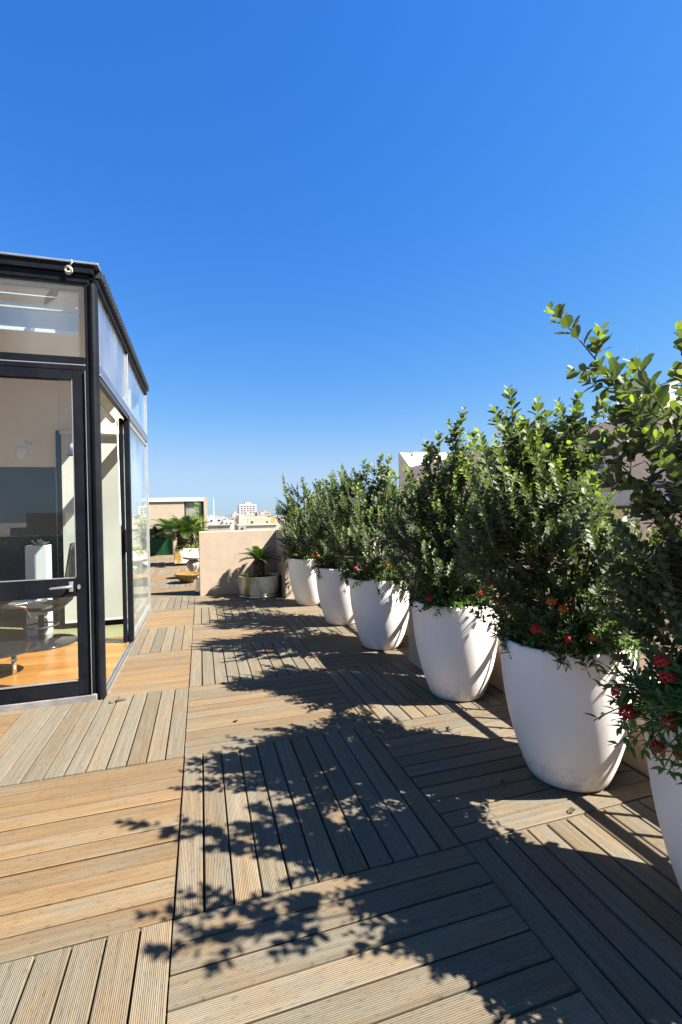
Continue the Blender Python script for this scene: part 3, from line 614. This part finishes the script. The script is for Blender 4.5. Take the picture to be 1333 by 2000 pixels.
# spotlight
sp = empty('spotlight', (-1.95, 4.7, 2.33), 'small white spotlight fixed near the ceiling inside the glass room', 'spotlight')
s = MB(); s.lathe([(.001, 0), (.05, 0), (.055, .03), (.045, .11), (.02, .14), (.001, .14)], 20); q = s.build('head', 'white_paint', sp, smooth=True, loc=(-1.95, 4.7, 2.22)); q.rotation_euler = (radians(25), radians(20), 0)
s = MB(); s.box(-2.0, -1.9, 4.68, 4.72, 2.36, 2.46); s.box(-1.96, -1.94, 4.72, 5.118, 2.44, 2.46); s.build('bracket', 'white_paint', sp)
# lamp shape, added to stand for a lamp's shadow on the blind
pl = empty('lamp_shadow_shape', (-1.30, 4.6, 2.3), 'grey lampshade shape on a thin wire, added to stand for a lamp shadow on the blind', 'lamp')
s = MB(); s.lathe([(.12, 0), (.075, .14), (.03, .15), (.02, .19), (.001, .19), (.001, .18), (.07, .13), (.115, 0)], 24, cx=-1.30, cy=4.6); 
q = s.build('shade', 'shade_fabric', pl, smooth=True, loc=(0, 0, 2.24))
s = MB(); s.tube([(-1.30, 4.6, 2.43), (-1.30, 4.6, 3.33)], .003, 6); s.build('wire', 'dark_metal', pl)
# lounge chair
lc = empty('lounge_chair', (-1.66, 4.35, .03), 'black leather swivel chair on a round metal foot inside the glass room', 'chair')
s = MB(); s.lathe([(.001, .032), (.36, .032), (.37, .04), (.35, .055), (.10, .075), (.04, .09), (.001, .09)], 40, cx=-1.66, cy=4.35); s.build('foot', 'black_gloss', lc, smooth=True)
s = MB(); s.tube([(-1.66, 4.35, .09), (-1.66, 4.35, .36)], .032, 14); s.build('column', 'dark_metal', lc, smooth=True)
s = MB(); s.tube([(-1.66+.17*cos(t), 4.35+.17*sin(t), .24) for t in [2*pi*k/24 for k in range(25)]], .009, 8, cap=False)
for t in (0, 2.1, 4.2): s.tube([(-1.66, 4.35, .20), (-1.66+.17*cos(t), 4.35+.17*sin(t), .24)], .008, 6)
s.build('foot_ring', 'dark_metal', lc, smooth=True)
def shell(profile, halfw, thick):
    vs = []; fs = []; n = len(profile); m_ = 9
    for side in (0, 1):
        for i, (px, pz) in enumerate(profile):
            a = Vector(profile[max(i-1,0)]); b = Vector(profile[min(i+1,n-1)]); d = (b-a).normalized(); nn = Vector((-d.y, d.x))
            for k in range(m_):
                t = -1+2*k/(m_-1); wv = halfw[i]; cup = .05*t*t
                off = nn*(cup + (thick*math.sqrt(max(0, 1-t*t*.9)) if side else 0))
                vs.append((-1.66+px+off.x, 4.35+t*wv, pz+off.y))
    def I(s_, i, k): return s_*n*m_+i*m_+k
    for s_ in (0, 1):
        for i in range(n-1):
            for k in range(m_-1):
                f = (I(s_,i,k), I(s_,i+1,k), I(s_,i+1,k+1), I(s_,i,k+1)); fs.append(f if s_ else f[::-1])
    for i in range(n-1):
        for k in (0, m_-1): fs.append((I(0,i,k), I(1,i,k), I(1,i+1,k), I(0,i+1,k)))
    for k in range(m_-1):
        for i in (0, n-1): fs.append((I(0,i,k), I(0,i,k+1), I(1,i,k+1), I(1,i,k)))
    q = MB(); q.add(vs, fs); return q
shell([(.24,.44),(.31,.50),(.35,.62),(.37,.78),(.38,.92),(.385,1.0),(.40,1.08),(.41,1.15),(.405,1.19)], [.27,.29,.27,.22,.16,.13,.14,.13,.08], .07).build('backrest', 'black_leather', lc, smooth=True)
shell([(-.34,.43),(-.28,.44),(-.1,.42),(.1,.40),(.22,.42)], [.22,.28,.30,.29,.25], .09).build('seat', 'black_leather', lc, smooth=True)
for sgn in (-1, 1):
    s = MB(); s.tube([(-1.66-.02, 4.35+sgn*.30, .38), (-1.66-.05, 4.35+sgn*.34, .52), (-1.66-.20, 4.35+sgn*.34, .56), (-1.66+.16, 4.35+sgn*.33, .58)], [.012, .014, .018, .016], 10); s.build('armrest', 'chrome', lc, smooth=True)
# coffee table
ct = empty('coffee_table', (-1.75, 3.30, .03), 'low dark glass table with a round chrome leg inside by the door', 'table')
s = MB(); s.lathe([(.001, .25), (.34, .25), (.35, .255), (.35, .262), (.34, .267), (.001, .267)], 40, cx=-1.78, cy=3.25, ex=1.2, ey=.9); s.build('top', 'black_gloss', ct, smooth=False)
for (lx, ly) in ((-1.56, 3.22), (-1.90, 3.03), (-1.90, 3.47)):
    s = MB(); s.tube([(lx, ly, .031), (lx, ly, .25)], .022, 16); s.build('leg', 'chrome', ct, smooth=True)
# rope
rp = empty('rope_loop', (-.82, 2.33, 3.44), 'knotted loop of cream rope hanging at the roof corner of the pavilion', 'rope')
s = MB()
for (rr_, dx, dy, ph) in ((.024, 0, 0, 0), (.021, .005, -.011, .9), (.018, -.003, -.018, 2.0)):
    s.tube([(-.83+dx+rr_*cos(t+ph), 2.325+dy+.006*sin(2*t), 3.43+rr_*1.25*sin(t+ph)) for t in [2*pi*k/22 for k in range(23)]], .0065, 8, cap=False)
s.tube([(-.82, 2.32, 3.465), (-.80, 2.315, 3.50), (-.81, 2.325, 3.515)], .006, 8)
s.build('coil', 'rope', rp, smooth=True)
# seed pod
s = MB(); s.tube([(-.552, 2.262, .006), (-.53, 2.272, .012), (-.50, 2.276, .013), (-.478, 2.286, .008)], [.006, .014, .016, .006], 10); s.tube([(-.56, 2.25, .004), (-.585, 2.25, .008), (-.60, 2.262, .004)], [.004, .010, .003], 8)
tag(s.build('dry_pod', 'dry_husk', smooth=True), 'small dry brown seed pod lying on the deck near the corner post', 'seed pod')

r_ = random.Random(31)
for (x, y_, lb) in ((1.78, .02, 'small dry leaf in the sun patch at the foot of the second nearest pot'), (1.62, .31, 'small dry leaf in deep shade left of the second nearest pot'),
                    (1.70, 1.45, 'small dry leaf on the deck beside the pot by the slanting pillar foot'), (.35, 1.6, 'lone dry leaf on the sunlit deck boards, away from the pots')):
    s = MB(); a = r_.uniform(0, 6.28); d = Vector((cos(a), sin(a), .05)); s.leaf(Vector((x, y_, .004)), d, Vector((0, 0, 1)), .042, .026, (0, 0), 'round', curl=-.25, fold=.25)
    s.c = []; s.tube([Vector((x, y_, .004)), Vector((x, y_, .006))-d*.015], .0008, 4)
    tag(s.build('fallen_leaf', 'dry_husk'), lb, 'leaf', 'dry leaves fallen on the deck')

# ------------------------------------------------------------------ round planter with cycad, far planters
def cycad(parent, cx, cy, zb, zt, rt, n, L, seed, el0=(8, 75), mat='frond_leaf'):
    r = random.Random(seed)
    s = MB(); prof = [(rt*1.05, zb)]
    nz = 10
    for i in range(nz): prof.append((rt*(1+.10*(i % 2)) * (1 if i < nz-2 else .75), zb+(zt-zb)*(i+1)/nz))
    s.lathe(prof, 18, cx=cx, cy=cy, wob=lambda t, z: 1+.10*sin(7*t+z*60))
    for i in range(int(90)):
        a = r.uniform(0, 2*pi); z = r.uniform(zb, zt-.01); d = Vector((cos(a), sin(a), .7)).normalized()
        p0 = Vector((cx+rt*.9*cos(a), cy+rt*.9*sin(a), z)); s.tube([p0, p0+d*rt*.35], [rt*.13, rt*.05], 4)
    s.build('trunk', 'cycad_bark', parent)
    s = MB(); sr = MB()
    for k in range(n):
        a = 2*pi*k*.381966 + r.uniform(-.2, .2); e = radians(el0[0]+(el0[1]-el0[0])*((k+.5)/n)) ; l_ = L*r.uniform(.85, 1.05)*(1 - .25*(k/n))
        pts = []; p = Vector((cx+rt*.3*cos(a), cy+rt*.3*sin(a), zt)); ee = e; M = 16
        for i in range(M+1):
            pts.append(p.copy()); p = p + Vector((cos(a)*cos(ee), sin(a)*cos(ee), sin(ee)))*(l_/M); ee -= radians(55)/M*(.4+.9*i/M)
        sr.tube(pts, [.005*(1-.7*i/M) for i in range(M+1)], 4)
        for i in range(M*2):
            f = (i+2)/(2*M+2); q = f*M; i0 = min(int(q), M-1); pp = pts[i0].lerp(pts[i0+1], q-i0); d = (pts[i0+1]-pts[i0]).normalized()
            side = d.cross(Vector((0,0,1))).normalized(); up = side.cross(d)
            ll = l_*.30*sin(pi*min(1, f*.86+.12))**.6
            for sg in (-1, 1):
                dd_ = (side*sg + d*.75 + up*.35 + Vector((r.uniform(-.08,.08),)*3)).normalized()
                c = (r.random(), max(0, r.uniform(-.3, .35)))
                q1 = pp + dd_*ll*.55; q2 = pp + dd_*ll - up*ll*.10
                s.blade([pp, q1, q2], [l_*.013, l_*.014, .0008], up, c)
    sr.build('rachis', 'young_stem', parent)
    s.build('fronds', mat, parent)
rp_ = empty('round_planter', (1.12, 6.69, 0), 'round cream planter with ochre drips standing against the beige wall', 'planter')
s = MB(); s.lathe([(.30, .045), (.335, .05), (.355, .09), (.365, .20), (.368, .35), (.372, .365), (.366, .375), (.34, .375), (.332, .36), (.328, .32), (.001, .32)], 48, cx=1.12, cy=6.69)
s.build('body', 'glaze_cream', rp_, smooth=True)
s = MB(); s.lathe([(.001, .001), (.335, .001), (.36, .02), (.365, .036), (.35, .04), (.001, .03)], 48, cx=1.12, cy=6.69); s.build('saucer', 'glaze_cream', rp_, smooth=True)
s = MB(); s.lathe([(.001, .335), (.327, .33)], 32, cx=1.12, cy=6.69); s.f = s.f; s.build('soil', 'soil', rp_)
cy_ = empty('cycad', (1.12, 6.69, .335), 'small sago palm with stubby trunk in the round planter by the wall', 'palm')
cycad(cy_, 1.12, 6.69, .30, .66, .085, 22, .42, 5, (2, 72))
s = MB(); r_ = random.Random(8)
for i in range(160):
    a = r_.uniform(0, 2*pi); q = r_.uniform(.12, .31)
    s.leaf(Vector((1.12+q*cos(a), 6.69+q*sin(a), .33+r_.uniform(0,.07))), Vector((r_.uniform(-1,1), r_.uniform(-1,1), r_.uniform(.2,1))), Vector((0,0,1)), .05, .025, (r_.random(), r_.uniform(0,.4)), 'oval')
tag(s.build('ground_creeper', 'lantana_leaf'), 'low weedy creeper around the foot of the small sago palm', 'plant')

gb = empty('box_planter', (-1.45, 18.0-.45, 0), 'dark green box planter at the far left end of the deck', 'planter')
part('body', 'green_fabric', [(-2.35, -.93, 17.1, 17.85, 0, .66)], parent=gb, bevel=.02)
c2 = empty('cycad', (-1.5, 17.4, .6), 'small sago palm growing in the dark green box planter', 'palm'); cycad(c2, -1.5, 17.4, .6, .72, .07, 16, .62, 11, (10, 75))
c4 = empty('cycad', (-1.05, 17.2, .6), 'dark leaning sago palm between the green box and the cream trough', 'palm'); cycad(c4, -1.0, 17.3, .6, .95, .12, 22, 1.0, 14, (0, 60))
tr = empty('trough_planter', (0, 13, 0), 'cream and ochre glazed rectangular trough partly behind the beige wall', 'planter')
part('body', 'glaze_cream', [(-.64, .62, 12.7, 13.35, .06, .50)], parent=tr, bevel=.02)
part('foot', 'dark_metal', [(-.60, .58, 12.74, 13.3, 0, .059)], parent=tr)
part('soil', 'soil', [(-.60, .58, 12.74, 13.31, .50, .512)], parent=tr, bevel=0)
c3 = empty('cycad', (-.33, 13.0, .5), 'big sago palm with shaggy trunk growing in the cream trough', 'palm'); cycad(c3, -.33, 13.0, .5, .96, .21, 26, .86, 17, (0, 78))
yc = empty('yucca', (.05, 12.95, .5), 'tall bright green yucca with narrow upright leaves in the cream trough', 'plant')
s = MB(); s.tube([(.05, 12.95, .5), (.06, 12.95, 1.3), (.02, 12.95, 1.75)], [.03, .02, .01], 8); s.build('stem', 'young_stem', yc)
s = MB(); r_ = random.Random(21)
for (zz, nn_, ll) in ((.65, 60, .6), (.95, 55, .5), (1.2, 40, .42)):
    for k in range(nn_):
        a = r_.uniform(0, 2*pi); e = radians(r_.uniform(5, 85)); p = Vector((.06+r_.uniform(-.12,.18), 12.95, zz+r_.uniform(-.1,.1)))
        d = Vector((cos(a)*cos(e), sin(a)*cos(e), sin(e))); l_ = ll*r_.uniform(.7, 1.1)
        s.blade([p, p+d*l_*.5, p+d*l_+Vector((0,0,-.16*l_))], [.012, .013, .001], Vector((sin(a)*.3, .2, 1)).normalized(), (r_.random(), r_.uniform(0,.7)))
for k in range(40):
    a = r_.uniform(0, 2*pi); p = Vector((.02, 12.95, r_.uniform(1.5, 1.85))); s.leaf(p, Vector((cos(a), sin(a), r_.uniform(.1,.8))), Vector((0,0,1)), r_.uniform(.08,.14), .045, (r_.random(), r_.uniform(.2,.9)), 'oval')
s.build('leaves', 'yucca_leaf', yc)
s = MB()
for k in range(420):
    x = r_.uniform(-.6, .58); s.leaf(Vector((x, 12.7+r_.uniform(-.02,.5), .5+r_.uniform(0,.06))), Vector((r_.uniform(-1,1), r_.uniform(-1,.6), r_.uniform(.1,1))), Vector((0,0,1)), r_.uniform(.05,.10), .035, (r_.random(), r_.uniform(0,1)), 'oval')
tag(s.build('trough_creeper', 'yucca_leaf'), 'bright green low leaves spilling along the rim of the cream trough', 'plant')
# shell pedestal and bowl
un = empty('shell_pedestal', (-.06, 9.75, 0), 'small cream stone pedestal carved like a shell, behind the ochre bowl', 'pedestal')
s = MB(); s.lathe([(.001, .44), (.20, .45), (.24, .475), (.245, .50), (.235, .515), (.001, .515)], 40, cx=-.06, cy=9.75); s.build('top', 'shell_stone', un, smooth=True)
s = MB(); s.lathe([(.12, .0), (.12, .04), (.07, .08), (.05, .13), (.09, .20), (.14, .30), (.15, .36), (.10, .42), (.08, .44)], 60, cx=-.06, cy=9.75, wob=lambda t, z: 1+.13*abs(sin(5*t))*(1 if z > .12 else .2)); s.build('body', 'shell_stone', un, smooth=True)
bw = empty('bowl', (-.18, 9.0, 0), 'wide shallow ochre bowl standing on the deck beside the beige wall end', 'bowl')
s = MB(); s.lathe([(.11, .0), (.11, .02), (.12, .03), (.20, .09), (.265, .165), (.283, .205), (.275, .21), (.24, .17), (.17, .11), (.001, .08)], 48, cx=-.18, cy=9.0); s.build('body', 'glaze_ochre', bw, smooth=True)

# ------------------------------------------------------------------ white pots
PPROF = [(.001, .0), (.190, .0), (.203, .006), (.213, .022), (.229, .06), (.254, .13), (.281, .22), (.304, .32), (.322, .43), (.333, .54), (.339, .65), (.341, .72), (.340, .742), (.333, .749), (.322, .75), (.312, .744), (.308, .73), (.303, .67)]
POTS = [(1.80, 5.59, 'farthest'), (1.91, 4.16, 'second farthest'), (2.00, 2.97, 'third farthest'), (2.07, 1.52, 'third nearest'), (2.045, .31, 'second nearest'), (1.92, -.72, 'nearest')]
PLAB = ['tall white round pot, farthest of the row, beside the beige wall block',
        'white round pot second from the far end of the row',
        'white round pot with pink and orange flowers over its rim, third from the far end',
        'white round pot just in front of the slanting beige pillar foot',
        'big white round pot standing complete in view, second nearest in the row',
        'white round pot cut off by the right edge of the picture, nearest of all']
pm = MB(); pm.lathe(PPROF, 72)
first = None
for (cx, cy, _), lb in zip(POTS, PLAB):
    e = empty('planter_pot', (cx, cy, 0), lb, 'pot', 'white pots in a row along the deck')
    if first is None:
        b_ = pm.build('body', 'pot_plastic', e, smooth=True, loc=(cx, cy, .002))
        sm = MB(); sm.lathe([(.001, .672), (.306, .668)], 40); s_ = sm.build('soil', 'soil', e, loc=(cx, cy, 0)); first = (b_, s_)
    else:
        for q in first:
            c = q.copy(); COL.objects.link(c); c.parent = e; c.rotation_euler = (0, 0, rnd.uniform(0, 6))

# ------------------------------------------------------------------ shrubs
def bez(p0, p1, p2, n):
    return [p0*(1-t)**2 + p1*2*t*(1-t) + p2*t*t for t in [i/n for i in range(n+1)]]
def leafy_shoot(lv, tw, p0, d, L, r, size, thin=.0022, bend=.35, dens=.019, start=.12, young=.25):
    """a shoot with opposite leaves in turned pairs"""
    bd = Vector((r.uniform(-1,1), r.uniform(-1,1), r.uniform(-.2,1)))*bend*L*.5
    pts = bez(p0, p0+d*L*.5, p0+d*L+bd, 6)
    tw.tube(pts, [thin*(1.3-.9*i/6) for i in range(7)], 4, cap=False)
    n = max(3, int(L/dens)); ph = r.uniform(0, pi)
    for i in range(n):
        t = start + (1-start)*(i+.5)/n; q = t*6; i0 = min(int(q), 5); p = pts[i0].lerp(pts[i0+1], q-i0); dd = (pts[i0+1]-pts[i0]).normalized()
        a = dd.cross(Vector((.3,.2,1))); 
        if a.length < .01: a = Vector((1,0,0))
        a.normalize(); b = dd.cross(a); ph += pi/2 + r.uniform(-.25, .25)
        for sg in (0, pi):
            if r.random() < .08: continue
            o = a*cos(ph+sg) + b*sin(ph+sg)
            up = .45 + .75*t
            ld = (o + dd*up + Vector((0,0,.12))).normalized(); nr = (dd*1.0 - o*.75*up + Vector((r.uniform(-.35,.35), r.uniform(-.35,.35), .25+r.uniform(-.2,.3))))
            sz = size*r.uniform(.75, 1.15)*(1 - .5*max(0, t-.55)/.45)
            yg = max(0, (t-.62)/.38)*young*2 + r.uniform(-.1, .12)
            lv.leaf(p+o*thin, ld, nr, sz, sz*r.uniform(.58, .72), (r.random(), min(1, max(0, yg))), 'round', curl=r.uniform(-.05,.2), fold=r.uniform(.03,.16))
def shrub(k, cx, cy, label, H, RX, RY, lean, leaders, nshoot, seed, size):
    r = random.Random(seed)
    e = empty('shrub', (cx, cy, .67), label, 'shrub', 'leafy grey green shrubs in the white pots')
    lv = MB(); tw = MB(); st = MB()
    zb = .70; ph = [r.uniform(0, 6.28) for _ in range(6)]
    def env(t, a):
        base = .64 + .50*sin(pi*min(1, t*.92)) - .34*max(0, t-.7)/.3
        lump = 1 + .16*sin(2*a+ph[0]+4*t) + .12*sin(3*a+ph[1]-7*t) + .09*sin(5*a+ph[2]+13*t)
        return base*lump*.98
    def P(t, a, f):
        q = env(t, a)*f
        top = H*(1 + .10*sin(a*2+ph[3]) + .07*sin(a*3+ph[4]))
        return Vector((cx + lean[0]*t + RX*q*cos(a), cy + lean[1]*t + RY*q*sin(a), zb + t*(top-zb if t > .5 else H-zb)))
    stems = []
    for i in range(8):
        a = 2*pi*i/8 + r.uniform(-.3,.3); b0 = Vector((cx+.06*cos(a), cy+.06*sin(a), .66)); tp = P(r.uniform(.72,.95), a, r.uniform(.25,.75))
        mid = b0.lerp(tp, .5) + Vector((r.uniform(-.06,.06), r.uniform(-.06,.06), .05)); pts = bez(b0, mid, tp, 10)
        st.tube(pts, [.011*(1-.75*j/10) for j in range(11)], 6); stems.append(pts)
    allp = [p for s_ in stems for p in s_[2:]]
    def connect(p):
        best = None
        for q in allp:
            dz = p.z - q.z; 
            if dz < .02: continue
            d = (p-q).length + (0 if dz > .03 else .3)
            if best is None or d < best[0]: best = (d, q)
        q = best[1] if best else stems[0][1]
        st.tube(bez(q, q.lerp(p, .5)+Vector((0,0,-.02)), p, 4), [.0042, .0036, .003, .0027, .0024], 4, cap=False)
    for i in range(nshoot):
        t = r.uniform(-.02, 1)**.92 if i % 5 else r.uniform(.55, 1); t = max(.0, t.real if isinstance(t, complex) else t)
        a = r.uniform(0, 2*pi); f = r.random()**.42
        p = P(t, a, f); rad = Vector((cos(a), sin(a), 0))
        d = (rad*(.75-.35*t)*(.3+f)*(.3 if t < .18 else 1) + Vector((0,0,.25+.75*t)) + Vector((r.uniform(-.4,.4), r.uniform(-.4,.4), r.uniform(-.25,.3)))).normalized()
        L = r.uniform(.14, .26)*(1.15 if t > .75 else 1)
        p0 = p - d*L*.8
        if i % 2 == 0 or t > .7: connect(p0)
        leafy_shoot(lv, tw, p0, d, L, r, size*r.uniform(.75, 1.05)*(1+.25*max(0, t-.5)), thin=.0016, dens=.0165, young=.05+.42*max(0, t-.4))
    for i in range(12 if k < 3 else 22):
        a = r.uniform(0, 2*pi); p = P(r.uniform(.78, .97), a, r.random()**.5)
        d = (Vector((cos(a), sin(a), 0))*r.uniform(0,.55) + Vector((r.uniform(-.25,.25), r.uniform(-.25,.25), 1))).normalized()
        connect(p)
        leafy_shoot(lv, tw, p, d, r.uniform(.14, .34), r, size*1.3, thin=.0026, dens=.023, young=.65)
    for (lx, ly, lz) in leaders:
        tip = Vector((lx, ly, lz)); a = math.atan2(ly-cy, lx-cx)
        b0 = Vector((cx+lean[0]*.6, cy+lean[1]*.6, 0)).lerp(Vector((lx, ly, 0)), .35); b0.z = zb+(lz-zb)*.52
        connect(b0)
        mid = b0.lerp(tip, .5) + Vector((r.uniform(-.03,.03), r.uniform(-.03,.03), .05))
        pts = bez(b0, mid, tip, 12); st.tube(pts, [.0048*(1-.65*j/12) for j in range(13)], 5)
        Lt = (tip-b0).length; d = (tip-pts[9]).normalized()
        leafy_shoot(lv, tw, pts[9], d, (tip-pts[9]).length, r, size*1.4, bend=0, dens=.026, young=.7)
        for j in range(3, 12):
            dd = (pts[j]-pts[j-1]).normalized()
            for _ in range(2 if j < 9 else 1):
                o = Vector((r.uniform(-1,1), r.uniform(-1,1), r.uniform(-.6,.8))); o = (o - dd*o.dot(dd)).normalized()
                if j < 9: leafy_shoot(lv, tw, pts[j], (dd*.8+o*.8).normalized(), r.uniform(.07,.17), r, size*1.3, dens=.024, young=.55)
            ld = (o+dd*.7).normalized(); lv.leaf(pts[j], ld, dd-o*.5, size*1.45, size*.98, (r.random(), r.uniform(0,.3)))
    st.build('stems', 'bark', e, smooth=True); tw.build('twigs', 'young_stem', e, smooth=True)
    lv.build('foliage', 'shrub_leaf', e)
SH = [
 (1.66, .50, .50, (-.08, .0), [(1.70,5.54,2.06),(1.44,5.54,1.68),(2.02,5.54,2.02),(1.37,5.54,1.55)], 560, .039, 'shrub in the farthest white pot, with pale dusty leaves'),
 (1.62, .52, .50, (-.08, .0), [(1.77,4.11,1.98),(1.96,4.11,1.95),(1.59,4.11,1.83)], 560, .039, 'shrub between the farthest one and the taller third one'),
 (1.68, .58, .54, (-.12, .0), [(2.02,2.92,2.10),(1.82,2.92,2.04),(2.13,2.92,2.08),(1.64,2.92,1.84),(2.22,2.92,1.86)], 620, .040, 'rounded shrub above pink and orange flowers, third from the far end'),
 (1.62, .45, .48, (-.05, .02), [(2.16,1.47,2.28),(2.27,1.47,2.11),(1.92,1.47,2.08),(1.85,1.52,2.02),(2.10,1.47,2.16)], 620, .041, 'shrub with a single tall spire of leaves, in the pot by the slanting pillar'),
 (1.68, .45, .50, (-.17, .02), [(1.67,.25,2.10),(1.58,.25,2.00),(1.85,.25,2.04),(2.12,.25,2.10),(2.31,.25,2.11),(2.41,.22,2.02),(1.95,.3,2.0),(1.72,.2,1.93)], 760, .041, 'broad shrub with several long top shoots, in the second nearest pot'),
 (1.60, .37, .46, (.16, .06), [(2.06,-.37,2.22),(1.46,-.30,2.26),(1.64,-.37,2.0),(2.06,-.37,2.0),(1.62,-.30,1.78),(1.74,-.37,1.95),(1.35,-.75,1.9),(1.5,-1.0,2.05)], 640, .043, 'nearest shrub, with one long branch reaching left into the sky'),
]
for k, ((cx, cy, _), (H, rx, ry, ln, ld, ns, sz, lb)) in enumerate(zip(POTS, SH)):
    shrub(k, cx, cy, lb, H, rx, ry, ln, ld, ns, 40+k, sz)

# ------------------------------------------------------------------ lantana under the shrubs
def head(parent, p, mat, r, R_=.021):
    s = MB()
    for i in range(26):
        z = 1-1.5*(i+.5)/26; a = i*2.39996; q = math.sqrt(max(0, 1-z*z)); n_ = Vector((q*cos(a), q*sin(a), z))
        c = n_*R_*r.uniform(.85,1.1); sd_ = n_.cross(Vector((.2,.3,.9))).normalized(); u_ = n_.cross(sd_); rr_ = R_*.34
        vs = [c + (sd_*cos(t)+u_*sin(t))*rr_ + n_*.002 for t in [2*pi*j/5 for j in range(5)]]
        s.add(vs + [c - n_*R_*.5], [(0,1,2,3,4)] + [((j+1)%5, j, 5) for j in range(5)])
    s.build('flower_head', mat, parent, loc=p)
LA = [
 ([(1.36,5.34,.90,'r'),(1.70,5.28,.64,'r'),(1.76,5.28,.68,'r'),(1.60,5.24,.86,'r')], 'red flowering plant trailing over the rim of the farthest pot'),
 ([(1.53,3.91,.93,'o'),(1.72,3.91,.97,'r'),(1.45,3.91,.94,'r'),(1.62,3.88,.83,'r')], 'red flowering plant at the rim of the second farthest pot'),
 ([(1.64,2.72,.89,'p'),(1.74,2.70,.90,'p'),(1.92,2.70,.97,'r'),(1.96,2.66,.91,'r'),(2.04,2.66,.90,'r'),(2.13,2.64,.84,'o'),(2.21,2.68,.88,'o')], 'flowering plant with magenta and orange blooms over the third farthest pot'),
 ([(2.23,1.20,.80,'o'),(2.11,1.22,.84,'r'),(1.70,1.24,.83,'r'),(2.19,1.21,.90,'o'),(2.28,1.14,.73,'r')], 'flowering plant with one orange bloom above the pot by the slanting pillar'),
 ([(1.78,.02,.98,'o'),(1.62,.02,.90,'r'),(1.76,-.03,.85,'r'),(1.91,-.02,.84,'o'),(1.72,.03,1.02,'o')], 'flowering plant with red and orange blooms in the second nearest pot'),
 ([(1.55,-.50,.80,'r'),(1.55,-.53,.74,'r'),(1.55,-.66,.96,'r'),(1.54,-.69,.78,'r'),(1.55,-.64,.67,'r'),(1.55,-.72,.69,'r'),(1.56,-.67,.91,'r'),(1.58,-.80,.80,'r'),(1.60,-.90,.72,'r')], 'deep red flowering plant spilling over the nearest pot'),
]
for k, ((cx, cy, _), (hd, lb)) in enumerate(zip(POTS, LA)):
    r = random.Random(90+k); e = empty('lantana', (cx, cy, .68), lb, 'flowering plant', 'flowering plants at the pot rims')
    lv = MB(); tw = MB()
    def sprig(p0, p1, nl=9, sz=.045):
        mid = p0.lerp(p1, .5) + Vector((0,0,.04)); pts = bez(p0, mid, p1, 6); tw.tube(pts, [.0024]*7, 4, cap=False)
        for i in range(nl):
            t = .2+.8*(i+.5)/nl; q = t*6; i0 = min(int(q),5); p = pts[i0].lerp(pts[i0+1], q-i0); d = (pts[i0+1]-pts[i0]).normalized()
            for sg in (-1, 1):
                o = Vector((r.uniform(-1,1), r.uniform(-1,1), r.uniform(-.2,.7))); o = (o-d*o.dot(d)).normalized()
                lv.leaf(p, (o+d*.6).normalized(), Vector((r.uniform(-.4,.4), r.uniform(-.4,.4), 1)), sz*r.uniform(.7,1.25), sz*.42, (r.random(), r.uniform(0,.5)), 'lance', curl=.2)
    for i in range(150):
        a = r.uniform(0, 2*pi); f = r.random()**.5
        p0 = Vector((cx+.12*f*cos(a), cy+.12*f*sin(a), .68)); R1 = .13+.22*f
        z1 = .96-.16*f + r.uniform(-.10,.08)
        p1 = Vector((cx+R1*cos(a), cy+R1*sin(a), max(.755, z1)))
        sprig(p0, p1, 8)
    for i in range(22 if k < 5 else 110):      # sprigs hanging over the rim
        a = r.uniform(0, 2*pi) if k < 5 else r.uniform(pi*.72, pi*1.55)
        ex_ = r.uniform(.02, .10) * (1.0 if k < 5 else 1.6)
        p1 = Vector((cx+(.345+ex_)*cos(a), cy+(.345+ex_)*sin(a), .76-r.uniform(-.06, .08)*(1 if k < 5 else 1.8)))
        p0 = Vector((cx+.26*cos(a), cy+.26*sin(a), .78)); sprig(p0, p1, 7)
    for (x, y_, z, c) in hd:
        p = Vector((x, y_, z)); b0 = Vector((cx, cy, .76)).lerp(p, .35); b0.z = max(.70, min(.80, z)); sprig(b0, p - Vector((0,0,.015)), 7)
        head(e, p, {'r': 'red_petal', 'o': 'orange_petal', 'p': 'pink_petal'}[c], r, r.uniform(.015, .022) if k < 5 else r.uniform(.019, .026))
    tw.build('stems', 'young_stem', e); lv.build('foliage', 'lantana_leaf', e)

# ------------------------------------------------------------------ behind the camera, mirrored in the door glass
slabwall('rear_parapet', 'low parapet wall behind the camera, mirrored in the door glass', [(-9, 2.4, -7.2, -7.0, -.03, 1.05)])
s = MB(); r_ = random.Random(77)
for i in range(9000):
    p = Vector((r_.uniform(-8.5, -1.2), r_.uniform(-6.9, -6.2), r_.uniform(.05, 1.0) + .12*sin(i)))
    s.leaf(p, Vector((r_.uniform(-1,1), r_.uniform(-1,1), r_.uniform(-.3,1))), Vector((0,0,1)), .09, .055, (r_.random(), r_.uniform(0,.3)), 'oval')
tag(s.build('hedge', 'hedge_leaf'), 'dark hedge behind the camera, mirrored in the door glass', 'hedge')
